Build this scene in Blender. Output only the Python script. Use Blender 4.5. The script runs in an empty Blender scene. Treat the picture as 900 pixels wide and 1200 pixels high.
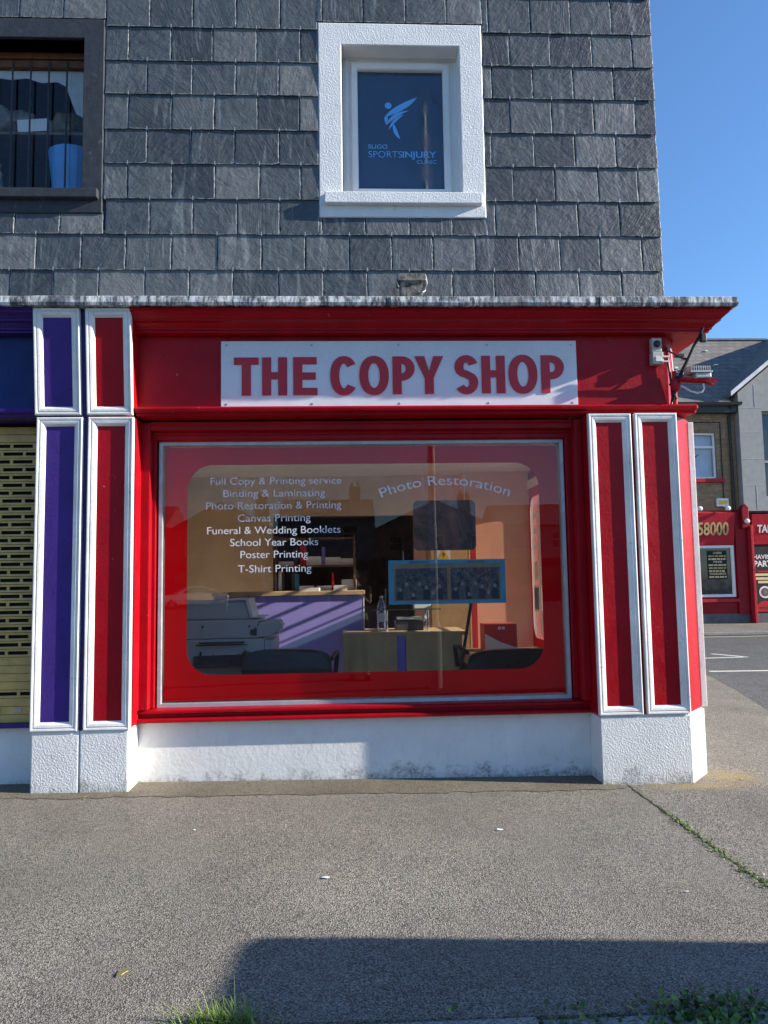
import bpy, bmesh, math, random
from mathutils import Vector, Matrix
R = math.radians
random.seed(7)
scene = bpy.context.scene
col = scene.collection

# ------------------------------------------------------------------ camera
CAM = (0.0, -5.87, 1.5)
cam_d = bpy.data.cameras.new('camera'); cam = bpy.data.objects.new('camera', cam_d); col.objects.link(cam)
cam_d.sensor_fit = 'VERTICAL'; cam_d.sensor_height = 36.0; cam_d.lens = 36.0 * 918.5 / 1200.0
cam_d.clip_start = 0.02; cam_d.clip_end = 1500
pit, rol, yaw = R(5.10), R(-0.92), R(2.72)
fw = Vector((math.sin(yaw)*math.cos(pit), math.cos(yaw)*math.cos(pit), math.sin(pit)))
rt = Vector((math.cos(yaw), -math.sin(yaw), 0)); up = rt.cross(fw)
r2 = math.cos(rol)*rt + math.sin(rol)*up; u2 = -math.sin(rol)*rt + math.cos(rol)*up
mw = Matrix((r2, u2, -fw)).transposed().to_4x4(); mw.translation = CAM
cam.matrix_world = mw
scene.camera = cam

# ------------------------------------------------------------------ sky, sun, exposure
SUN = Vector((6.2, -1.0, 2.5)).normalized()
EL = math.asin(SUN.z)
world = bpy.data.worlds.new('World'); scene.world = world; world.use_nodes = True
wn = world.node_tree.nodes; wl = world.node_tree.links
sky = wn.new('ShaderNodeTexSky'); sky.sky_type = 'NISHITA'; sky.sun_disc = False
sky.sun_elevation = EL; sky.sun_rotation = math.atan2(SUN.x, SUN.y)
sky.air_density = 1.1; sky.dust_density = 0.2; sky.ozone_density = 7.0
wl.new(sky.outputs[0], wn['Background'].inputs[0]); wn['Background'].inputs[1].default_value = 0.114
sun_d = bpy.data.lights.new('sun', 'SUN'); sun = bpy.data.objects.new('sun', sun_d); col.objects.link(sun)
sun_d.energy = 5.0; sun_d.angle = R(0.5); sun_d.color = (1.0, 0.93, 0.82)
sun.rotation_euler = SUN.to_track_quat('Z', 'Y').to_euler(); sun.location = (20, -10, 20)
scene.view_settings.view_transform = 'Standard'; scene.view_settings.look = 'None'
scene.view_settings.exposure = 1.04; scene.view_settings.gamma = 1.0
scene.view_settings.use_curve_mapping = False
scene.render.engine = 'CYCLES'
cy = scene.cycles
cy.max_bounces = 12; cy.diffuse_bounces = 8; cy.glossy_bounces = 5; cy.transparent_max_bounces = 16; cy.caustics_reflective = False; cy.caustics_refractive = False
cy.sample_clamp_indirect = 6; cy.use_denoising = True

# ------------------------------------------------------------------ materials
class NT:
    def __init__(s, name):
        s.m = bpy.data.materials.new(name); s.m.use_nodes = True
        s.n = s.m.node_tree.nodes; s.l = s.m.node_tree.links
        s.p = s.n['Principled BSDF']; s.out = s.n['Material Output']
        s._c = None
    def coord(s):
        if not s._c: s._c = s.n.new('ShaderNodeTexCoord')
        return s._c.outputs['Object']
    def link(s, a, b): s.l.new(a, b)
    def mapping(s, scale=(1,1,1), rot=(0,0,0), src=None):
        m = s.n.new('ShaderNodeMapping'); m.inputs['Scale'].default_value = scale; m.inputs['Rotation'].default_value = rot
        s.link(src or s.coord(), m.inputs[0]); return m.outputs[0]
    def noise(s, scale, detail=4, rough=.55, vec=None, dist=0):
        t = s.n.new('ShaderNodeTexNoise'); t.inputs['Scale'].default_value = scale; t.inputs['Detail'].default_value = detail
        t.inputs['Roughness'].default_value = rough; t.inputs['Distortion'].default_value = dist
        s.link(vec or s.coord(), t.inputs['Vector']); return t.outputs['Fac']
    def voro(s, scale, out='Color', feature='F1', vec=None):
        t = s.n.new('ShaderNodeTexVoronoi'); t.feature = feature; t.inputs['Scale'].default_value = scale
        s.link(vec or s.coord(), t.inputs['Vector']); return t.outputs[out]
    def ramp(s, fac, stops):
        r = s.n.new('ShaderNodeValToRGB'); s.link(fac, r.inputs[0]); e = r.color_ramp.elements
        while len(e) < len(stops): e.new(.5)
        for q, (p, c) in zip(e, stops):
            q.position = p; q.color = (*c, 1) if isinstance(c, tuple) else (c, c, c, 1)
        return r.outputs[0]
    def mix(s, fac, a, b, mode='MIX'):
        m = s.n.new('ShaderNodeMix'); m.data_type = 'RGBA'; m.blend_type = mode; m.clamp_factor = True
        for v, i in ((fac, 0), (a, 6), (b, 7)):
            if isinstance(v, (int, float)): m.inputs[i].default_value = v if i == 0 else (v, v, v, 1)
            elif isinstance(v, tuple): m.inputs[i].default_value = (*v, 1)
            else: s.link(v, m.inputs[i])
        return m.outputs[2]
    def math(s, op, a, b=0.0):
        m = s.n.new('ShaderNodeMath'); m.operation = op
        for v, i in ((a, 0), (b, 1)):
            if isinstance(v, (int, float)): m.inputs[i].default_value = v
            else: s.link(v, m.inputs[i])
        return m.outputs[0]
    def sep(s, vec=None):
        q = s.n.new('ShaderNodeSeparateXYZ'); s.link(vec or s.coord(), q.inputs[0]); return q.outputs
    def attr(s, name):
        a = s.n.new('ShaderNodeAttribute'); a.attribute_name = name; return a
    def bump(s, h, dist=.003, strength=1.0, prev=None):
        b = s.n.new('ShaderNodeBump'); b.inputs['Distance'].default_value = dist; b.inputs['Strength'].default_value = strength
        s.link(h, b.inputs['Height'])
        if prev is not None: s.link(prev, b.inputs['Normal'])
        return b.outputs[0]
    def done(s, color=None, rough=.5, normal=None, metal=0, spec=.5):
        if color is not None:
            if isinstance(color, tuple): s.p.inputs['Base Color'].default_value = (*color, 1)
            else: s.link(color, s.p.inputs['Base Color'])
        if isinstance(rough, (int, float)): s.p.inputs['Roughness'].default_value = rough
        else: s.link(rough, s.p.inputs['Roughness'])
        s.p.inputs['Metallic'].default_value = metal; s.p.inputs['Specular IOR Level'].default_value = spec
        if normal is not None: s.link(normal, s.p.inputs['Normal'])
        return s.m

def simple(name, c, rough=.5, var=.18, scale=6, bump=0, bscale=60, metal=0, spec=.5, dirt=None, dirt_at=(.58, .72), dscale=5):
    t = NT(name)
    lo = tuple(v*(1-var) for v in c); hi = tuple(min(1, v*(1+var)) for v in c)
    colr = t.ramp(t.noise(scale, 5, .6), [(.3, lo), (.7, hi)])
    if dirt: colr = t.mix(t.ramp(t.noise(dscale, 8, .7), [(dirt_at[0], 0.), (dirt_at[1], 1.)]), colr, dirt)
    nrm = t.bump(t.noise(bscale, 4, .6), bump) if bump else None
    rg = t.ramp(t.noise(scale*2.3, 4), [(.3, max(0, rough-.08)), (.7, min(1, rough+.1))])
    return t.done(colr, rg, nrm, metal, spec)

def paint(name, c, chip=(.30, .27, .25), rough=.33, chips=.70, streak=True):
    t = NT(name)
    n1 = t.noise(3.0, 6, .6); lo = tuple(v*.82 for v in c); hi = tuple(min(1, v*1.12) for v in c)
    colr = t.ramp(n1, [(.3, lo), (.7, hi)])
    cn = t.noise(26, 8, .75)
    cm = t.ramp(cn, [(chips-.05, 0.), (chips-.03, 1.)])
    big = t.ramp(t.noise(2.1, 3), [(.5, 0.), (.62, 1.)])
    cm = t.math('MULTIPLY', cm, big)
    colr = t.mix(cm, colr, chip)
    br = t.noise(60, 3, .5, t.mapping((.15, 1, 1)) if streak else None)
    nb = t.bump(t.noise(38, 3, .6), .0020); nb = t.bump(t.noise(5, 3, .5), .006, .6, nb)
    nb = t.bump(br, .0006, 1, nb)
    nb = t.bump(cm, .0008, 1, nb)
    colr = t.mix(t.ramp(t.noise(8, 8, .75, t.mapping((1.5, 1.5, .45))), [(.60, 0.), (.80, .35)]), colr, tuple(v*.35+.02 for v in c))
    rg = t.ramp(t.noise(9, 5, .6), [(.3, rough-.06), (.75, rough+.18)])
    return t.done(colr, rg, nb, spec=.22)

def m_slate():
    t = NT('slate')
    at = t.attr('rnd'); rnd = t.sep(at.outputs['Color'])
    # each slate has its own grain direction
    vr = t.n.new('ShaderNodeVectorRotate'); vr.rotation_type = 'Y_AXIS'
    t.link(t.coord(), vr.inputs['Vector']); t.link(t.math('MULTIPLY', t.math('SUBTRACT', rnd[1], .5), 1.9), vr.inputs['Angle'])
    off = t.n.new('ShaderNodeVectorMath'); off.operation = 'ADD'; t.link(vr.outputs[0], off.inputs[0])
    sc = t.n.new('ShaderNodeVectorMath'); sc.operation = 'SCALE'; t.link(at.outputs['Color'], sc.inputs[0]); sc.inputs[3].default_value = 31.0
    t.link(sc.outputs[0], off.inputs[1]); v = off.outputs[0]
    base = t.ramp(rnd[0], [(0., (.036, .043, .052)), (.35, (.068, .078, .090)), (.75, (.104, .115, .124)), (1., (.170, .176, .172))])
    grain = t.noise(9, 8, .68, t.mapping((9, 1, .9), src=v), .4)
    c = t.mix(t.ramp(grain, [(.48, 0.), (.80, .42)]), base, (.22, .25, .275))
    dk = t.ramp(t.noise(6, 5, .6, v), [(.3, .45), (.55, 0.)])
    c = t.mix(dk, c, (.024, .031, .042))
    scr = t.noise(3.2, 9, .62, t.mapping((26, 1, .6), src=v), 1.2)
    c = t.mix(t.ramp(scr, [(.725, 0.), (.76, .8)]), c, (.42, .43, .43))
    st = t.noise(2.6, 8, .62, t.mapping((4.0, 1, .5)), .8)                  # lime run down the wall
    c = t.mix(t.ramp(st, [(.56, 0.), (.74, .6)]), c, (.36, .385, .39))
    rust = t.ramp(t.noise(11, 4, .6, v), [(.70, 0.), (.76, .8)])
    c = t.mix(rust, c, (.27, .17, .075))
    edge = t.math('MULTIPLY', at.outputs['Alpha'], t.ramp(t.noise(30, 4, .7), [(.40, .1), (.56, 1.)]))
    c = t.mix(edge, c, (.46, .47, .47))
    n = t.bump(grain, .0024); n = t.bump(scr, .003, 1, n); n = t.bump(t.noise(14, 4, .6, v), .010, 1, n)
    return t.done(c, t.ramp(grain, [(.3, .42), (.7, .62)]), n, spec=.45)

def m_asphalt(name, dark, lite, scale=115, tint=(.20, .175, .15), bumpd=.004, big=.35, stain=False):
    t = NT(name)
    v = t.voro(scale, 'Color'); q = t.sep(v)
    c = t.ramp(q[0], [(0., dark), (.35, tuple(a*.75+b*.25 for a, b in zip(dark, lite))), (.7, tuple(a*.35+b*.65 for a, b in zip(dark, lite))), (1., lite)])
    c = t.mix(.22, c, tint)
    c = t.mix(t.ramp(t.noise(.8, 6, .65), [(.30, .0), (.72, big)]), c, tuple(v_*.42 for v_ in tint))
    c = t.mix(t.ramp(t.noise(2.6, 7, .7, t.mapping((1, .45, 1))), [(.48, 0.), (.72, .42)]), c, tuple(min(1, v_*1.75) for v_ in tint))
    c = t.mix(t.ramp(t.noise(17, 4, .7), [(.55, 0.), (.75, .35)]), c, tuple(v_*.5 for v_ in tint))
    gum = t.voro(1.9, 'Distance', vec=t.mapping((1, 1, .01)))
    c = t.mix(t.ramp(gum, [(.030, .55), (.042, 0.)]), c, (.075, .07, .06))
    gum2 = t.voro(2.7, 'Distance', vec=t.mapping((1, 1, .01), (0, 0, .7)))
    c = t.mix(t.ramp(gum2, [(.022, .5), (.03, 0.)]), c, (.33, .31, .27))
    if stain:                                                # ochre stain washed round the corner of the plinth
        q = t.sep(t.n.new('ShaderNodeNewGeometry').outputs['Position'])
        def blob(cx, cy_, rx, ry):
            a = t.math('POWER', t.math('DIVIDE', t.math('SUBTRACT', q[0], cx), rx), 2); b_ = t.math('POWER', t.math('DIVIDE', t.math('SUBTRACT', q[1], cy_), ry), 2)
            return t.math('SUBTRACT', 1.0, t.math('SQRT', t.math('ADD', a, b_)))
        f = t.math('MAXIMUM', blob(2.92, .22, .34, .34), blob(2.55, -.06, .62, .16))
        f = t.math('ADD', f, t.math('MULTIPLY', t.math('SUBTRACT', t.noise(9, 7, .7), .5), 1.3))
        c = t.mix(t.ramp(f, [(.16, 0.), (.8, .6)]), c, (.34, .25, .10))
    d = t.voro(scale, 'Distance')
    fine = t.noise(320, 3, .6)
    n = t.bump(d, bumpd, .9); n = t.bump(fine, .0012, 1, n); n = t.bump(t.noise(5, 5), .012, .6, n)
    return t.done(c, .88, n, spec=.3)

def m_rough_white(name, base=(.80, .80, .77), bs=85, bd=.0042, mossy=True, smooth=False):
    t = NT(name)
    c = t.ramp(t.noise(4, 7, .65), [(.25, tuple(v*.86 for v in base)), (.7, base)])
    c = t.mix(t.ramp(t.noise(13, 8, .75, t.mapping((1.4, 1.4, .5))), [(.55, 0.), (.78, .5)]), c, (.50, .49, .44))
    if mossy:
        z = t.sep()[2]
        lim = t.math('ADD', t.math('MULTIPLY', t.math('SUBTRACT', t.noise(5, 8, .74), .5), .8), .085)
        f = t.math('SUBTRACT', lim, z)
        f = t.ramp(f, [(.0, 0.), (.12, .8)])
        c = t.mix(t.math('MULTIPLY', f, t.ramp(t.noise(45, 5, .7), [(.35, .1), (.6, 1.)])), c, (.10, .10, .075))
    if smooth: n = t.bump(t.noise(bs, 4, .6), bd)
    else:
        n = t.bump(t.noise(bs, 4, .65), bd*.75); n = t.bump(t.voro(bs*1.1, 'Distance', 'SMOOTH_F1'), bd*.8, .8, n)
    return t.done(c, .75, n, spec=.25)

def m_ledge():
    t = NT('weathered_lead')
    n1 = t.noise(16, 7, .7, t.mapping((1.6, 1, .55)))
    c = t.ramp(n1, [(.38, (.05, .055, .062)), (.46, (.16, .17, .18)), (.53, (.42, .43, .43)), (.62, (.74, .74, .73))])
    c = t.mix(t.ramp(t.noise(2.2, 3), [(.50, 0.), (.68, .7)]), c, (.14, .145, .15))
    return t.done(c, .7, t.bump(n1, .004), spec=.3)

def m_brick(name, c1, c2, mortar, sx=1.0):
    t = NT(name)
    q = t.sep(); cmb = t.n.new('ShaderNodeCombineXYZ')
    t.link(q[0], cmb.inputs[0]); t.link(q[2], cmb.inputs[1])
    b = t.n.new('ShaderNodeTexBrick'); t.link(cmb.outputs[0], b.inputs['Vector'])
    b.inputs['Scale'].default_value = 1.0; b.inputs['Brick Width'].default_value = .225*sx; b.inputs['Row Height'].default_value = .075*sx
    b.inputs['Mortar Size'].default_value = .008*sx; b.inputs['Color1'].default_value = (*c1, 1); b.inputs['Color2'].default_value = (*c2, 1)
    b.inputs['Mortar'].default_value = (*mortar, 1); b.inputs['Bias'].default_value = 0
    c = t.mix(t.ramp(t.noise(1.1, 5, .6), [(.35, 0.), (.75, .5)]), b.outputs['Color'], tuple(v*.6 for v in c1))
    c = t.mix(t.ramp(t.noise(9, 3, .6), [(.55, 0.), (.75, .5)]), c, tuple(min(1, v*1.5) for v in c2))
    n = t.bump(t.math('SUBTRACT', 1.0, b.outputs['Fac']), .006)
    return t.done(c, .85, n, spec=.2)

def m_rooftile(name, c, row=.22, w=.30):
    t = NT(name)
    q = t.sep(); cmb = t.n.new('ShaderNodeCombineXYZ')
    t.link(q[0], cmb.inputs[0]); t.link(q[2], cmb.inputs[1])
    b = t.n.new('ShaderNodeTexBrick'); t.link(cmb.outputs[0], b.inputs['Vector']); b.inputs['Scale'].default_value = 1.0
    b.inputs['Brick Width'].default_value = w; b.inputs['Row Height'].default_value = row; b.inputs['Mortar Size'].default_value = .012
    b.inputs['Color1'].default_value = (*tuple(v*.85 for v in c), 1); b.inputs['Color2'].default_value = (*tuple(v*1.15 for v in c), 1)
    b.inputs['Mortar'].default_value = (*tuple(v*.45 for v in c), 1)
    cc = t.mix(t.ramp(t.noise(3, 6, .7), [(.5, 0.), (.75, .5)]), b.outputs['Color'], tuple(v*1.5 for v in c))
    return t.done(cc, .75, t.bump(b.outputs['Fac'], .01, -1), spec=.3)

def m_glass(name, tint=(1, 1, 1), f0=.045):
    t = NT(name); t.n.remove(t.p)
    lw = t.n.new('ShaderNodeLayerWeight'); lw.inputs[0].default_value = .5
    f = t.math('ADD', t.math('MULTIPLY', t.math('POWER', lw.outputs['Facing'], 5.0), 1-f0), f0)
    a = t.n.new('ShaderNodeBsdfTransparent'); a.inputs[0].default_value = (*tint, 1)
    g = t.n.new('ShaderNodeBsdfGlossy'); g.inputs['Roughness'].default_value = 0.0
    t.link(t.bump(t.noise(1.6, 2, .4), .0006), g.inputs['Normal'])
    mx = t.n.new('ShaderNodeMixShader'); t.link(f, mx.inputs[0]); t.link(a.outputs[0], mx.inputs[1]); t.link(g.outputs[0], mx.inputs[2])
    t.link(mx.outputs[0], t.out.inputs[0]); return t.m

def m_poster(name, paper, ink, scale, rim=None, seed=0.0, thr=(.42, .58)):
    t = NT(name)
    v = t.mapping((1, 1, 1)); a = t.n.new('ShaderNodeVectorMath'); a.operation = 'ADD'; t.link(v, a.inputs[0]); a.inputs[1].default_value = (seed, seed*2, seed*3)
    n = t.noise(scale, 7, .72, a.outputs[0], .6)
    c = t.ramp(n, [(thr[0], ink), (thr[1], paper)])
    return t.done(c, .4)

RED = (.35, .0022, .009)
MT = dict(
    red=paint('red_gloss_paint', RED, rough=.36), purple=paint('purple_gloss_paint', (.058, .026, .20), rough=.3, chips=.74),
    purpledark=paint('dark_purple_paint', (.04, .025, .15), rough=.35, chips=.8),
    blue=paint('blue_fascia_paint', (.012, .03, .14), rough=.3, chips=.85),
    white=paint('white_gloss_paint', (.78, .77, .74), chip=(.42, .40, .36), rough=.35, chips=.66),
    slate=m_slate(), ledge=m_ledge(),
    plinth=m_rough_white('white_roughcast', (.80, .80, .78)), stall=m_rough_white('white_painted_render', (.80, .80, .78), 40, .0025, True, True),
    surround=m_rough_white('white_pebbled_render', (.84, .84, .83), 85, .0035, False),
    pvc=simple('white_upvc', (.82, .82, .80), .35, .05, 4, dirt=(.55, .54, .50), dirt_at=(.66, .85)),
    dkpaint=simple('black_weathered_paint', (.032, .036, .042), .6, .3, 14, .002, 40, dirt=(.16, .17, .18), dirt_at=(.6, .8), dscale=12),
    brownwood=simple('brown_window_wood', (.17, .065, .025), .5, .35, 12, .002, 50),
    steel=simple('grey_steel', (.42, .43, .44), .38, .12, 9, metal=.85), alu=simple('dull_aluminium', (.50, .50, .52), .45, .12, 9, .0006, 80, metal=.55),
    chrome=simple('chrome', (.75, .76, .78), .15, .05, 9, metal=1.0),
    sign=None, signred=simple('red_letter_acrylic', (.50, .010, .022), .35, .08, 5),
    glass=m_glass('window_glass', (.995, .995, .995), .028), tinted=m_glass('brown_tinted_glass', (.70, .60, .54), .03), darkglass=simple('dark_navy_glass', (.028, .060, .115), .02, .1, 3, spec=.8),
    winglass=simple('dark_window_glass', (.02, .024, .03), .06, .2, 2, spec=.8),
    logo=simple('light_blue_vinyl', (.15, .45, .85), .4, .06), vinyl=simple('red_vinyl', (.58, .003, .006), .6, .05, 3, spec=.0),
    lettering=simple('white_vinyl', (.74, .75, .78), .4, .1, 20), black=simple('black_plastic', (.018, .018, .02), .4, .2, 12),
    leather=simple('black_leather', (.016, .014, .015), .35, .25, 10, .002, 90),
    rubber=simple('black_rubber', (.02, .02, .021), .75, .2, 10),
    ocean=None,
    shutter=simple('tan_shutter_lath', (.62, .42, .13), .42, .16, 9, .0008, 60, dirt=(.16, .13, .07), dirt_at=(.55, .8)),
    dark=simple('dark_void', (.010, .011, .013), .8, .2, 5),
    beige=simple('beige_wall_paint', (.80, .66, .46), .75, .12, 2), orange=simple('orange_wall_paint', (.90, .58, .42), .7, .1, 2),
    brown=simple('brown_panelling', (.17, .10, .06), .55, .3, 6), carpet=simple('grey_carpet', (.50, .47, .43), .95, .25, 40, .004, 200),
    ceiling=simple('ceiling_paint', (.85, .80, .71), .8, .08, 3),
    lav=simple('lavender_panel', (.36, .31, .72), .5, .06, 3), lav2=simple('lilac_strip', (.22, .16, .58), .5, .06, 3),
    oak=simple('oak_worktop', (.55, .38, .19), .45, .18, 5), mdf=simple('tan_desk_panel', (.56, .38, .16), .5, .14, 4),
    copier=simple('grey_copier_plastic', (.50, .50, .47), .5, .06, 4), copierlite=simple('pale_copier_plastic', (.78, .77, .72), .45, .05, 4),
    copierdark=simple('dark_copier_plastic', (.045, .047, .05), .5, .15, 6),
    pet=m_glass('clear_bottle_plastic', (.86, .9, .92), .14), label=simple('white_label', (.78, .8, .8), .5, .05),
    greenglass=m_glass('greenish_shelf_glass', (.55, .78, .66), .10),
    cardred=simple('red_carton', (.62, .03, .025), .45, .06), cardwhite=simple('white_carton', (.80, .77, .74), .5, .05),
    yellow=simple('yellow_warning', (.80, .55, .02), .45, .05),
    posterblue=simple('blue_poster_border', (.05, .23, .33), .45, .12, 5), posterbrown=m_poster('faded_brown_photograph', (.30, .11, .07), (.025, .008, .008), 2.6, thr=(.42, .70)),
    photo1=m_poster('grey_photograph_before', (.15, .14, .125), (.010, .012, .026), 22, seed=3.0, thr=(.40, .75)), photo2=m_poster('grey_photograph_after', (.19, .17, .14), (.008, .010, .020), 22, seed=8.0, thr=(.42, .72)),
    sepia=simple('sepia_paper', (.22, .14, .075), .5, .25, 8),
    binblue=simple('blue_bag', (.12, .42, .85), .5, .18, 4, .004, 10), paper=simple('torn_white_paper', (.62, .62, .60), .8, .1, 9, .003, 20),
    conc=simple('weathered_concrete', (.22, .21, .185), .85, .3, 14, .004, 40, dirt=(.035, .033, .028), dirt_at=(.46, .62), dscale=16),
    greybox=simple('grey_electrical_box', (.50, .49, .44), .5, .12, 10, dirt=(.25, .22, .18)), cable=simple('black_cable', (.012, .012, .013), .5, .1),
    wcable=simple('white_cable', (.75, .74, .70), .45, .05), darkred=paint('dark_red_paint', (.25, .006, .014), rough=.35),
    fred=paint('faded_red_paint', (.46, .022, .035), rough=.4, chips=.8), gold=simple('gold_lettering', (.50, .36, .16), .45, .1),
    cream=simple('cream_lettering', (.72, .60, .30), .5, .1), greyplinth=simple('dark_grey_plinth', (.10, .105, .12), .8, .25, 5, .003, 40),
    brick=m_brick('buff_brick', (.28, .18, .10), (.40, .27, .145), (.22, .20, .17)),
    ashlar=simple('grey_stone_cladding', (.30, .30, .29), .8, .12, 5, .003, 60), joint=simple('pale_joint', (.44, .44, .42), .85, .1),
    rtile=m_rooftile('grey_roof_tiles', (.17, .155, .14)), blind=simple('pale_blue_blind', (.46, .54, .64), .7, .08, 3),
    pave=m_asphalt('aggregate_pavement', (.020, .019, .017), (.55, .495, .415), 185, (.142, .130, .109), .0042, .5),
    pave2=m_asphalt('coarser_pavement', (.020, .019, .017), (.53, .475, .40), 150, (.138, .126, .106), .005, .5, stain=True),
    strip=m_asphalt('mossy_concrete', (.07, .06, .045), (.34, .30, .22), 150, (.16, .14, .10), .004, .6),
    road=m_asphalt('road_asphalt', (.025, .025, .026), (.22, .215, .21), 90, (.09, .087, .085), .005, .3),
    dimroad=m_asphalt('dimmed_asphalt', (.018, .018, .019), (.10, .10, .10), 90, (.042, .041, .041), .004, .25),  # street colour darkened so the shop glass mirrors less glare
    kerb=m_asphalt('kerb_concrete', (.10, .10, .09), (.42, .41, .38), 140, (.27, .26, .24), .003, .3),
    lines=simple('worn_road_paint', (.62, .60, .55), .7, .15, 20, .002, 90), yline=simple('worn_cream_paint', (.55, .50, .38), .7, .2, 20),
    soil=simple('dark_soil', (.045, .035, .025), .95, .4, 20, .01, 50), grass=simple('grass_blades', (.16, .24, .035), .55, .35, 30), weed=simple('weed_leaves', (.06, .115, .022), .5, .4, 14),
    weedlite=simple('bright_weed_leaves', (.16, .23, .04), .5, .35, 14), leaf=simple('dry_leaf', (.50, .38, .12), .6, .3, 30), sand=simple('ochre_spill', (.42, .30, .10), .9, .3, 20, .003, 120),
    greyfig=simple('printed_grey', (.20, .19, .17), .5, .3, 40), darkfig=simple('printed_dark', (.015, .017, .028), .5, .3, 40), palefig=simple('printed_mid_grey', (.07, .07, .075), .5, .4, 60),
    silver=simple('silver_car_paint', (.75, .75, .73), .3, .04, 3, metal=.1), vanpaint=simple('white_van_paint', (.75, .75, .75), .3, .04, 3),
    lampglass=simple('clear_lamp_plastic', (.7, .7, .68), .25, .05), tail=simple('red_lamp_plastic', (.4, .01, .01), .3, .05),
    galv=simple('galvanised_steel', (.42, .43, .43), .45, .12, 9, .0006, 60, metal=.4),
    skin=simple('skin', (.48, .29, .21), .5, .08, 8), shirt=simple('black_shirt', (.03, .03, .035), .85, .2, 20, .002, 60), denim=simple('dark_denim', (.03, .045, .085), .85, .2, 30),
    hair=simple('brown_hair', (.05, .03, .02), .6, .3, 40, .003, 80), screen=simple('phone_screen', (.01, .01, .012), .1, .1, spec=.8),
    h1=simple('cream_render', (.50, .43, .31), .85, .12, 3), h2=simple('grey_render', (.28, .27, .25), .85, .14, 3), h3=simple('brown_render', (.24, .15, .10), .85, .14, 3),
    h4=simple('terracotta_render', (.42, .20, .11), .85, .12, 3), darkwood=simple('dark_shopfront_paint', (.05, .03, .03), .5, .2, 4),
)
def m_sign():
    t = NT('sign_panel')
    z = t.sep()[2]
    c = t.ramp(t.noise(3, 6, .6), [(.3, (.70, .71, .74)), (.7, (.80, .80, .81))])
    sp = t.ramp(t.noise(240, 3, .8), [(.56, 0.), (.66, .6)])
    reg = t.ramp(t.math('ADD', t.math('MULTIPLY', z, 3.0), t.math('SUBTRACT', t.noise(4, 5, .7), .5)), [(.9, 0.), (1., 1.)])
    c = t.mix(t.math('MULTIPLY', sp, reg), c, (.16, .15, .15))
    return t.done(c, .42, t.bump(t.noise(3, 3), .003))
MT['sign'] = m_sign()

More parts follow.
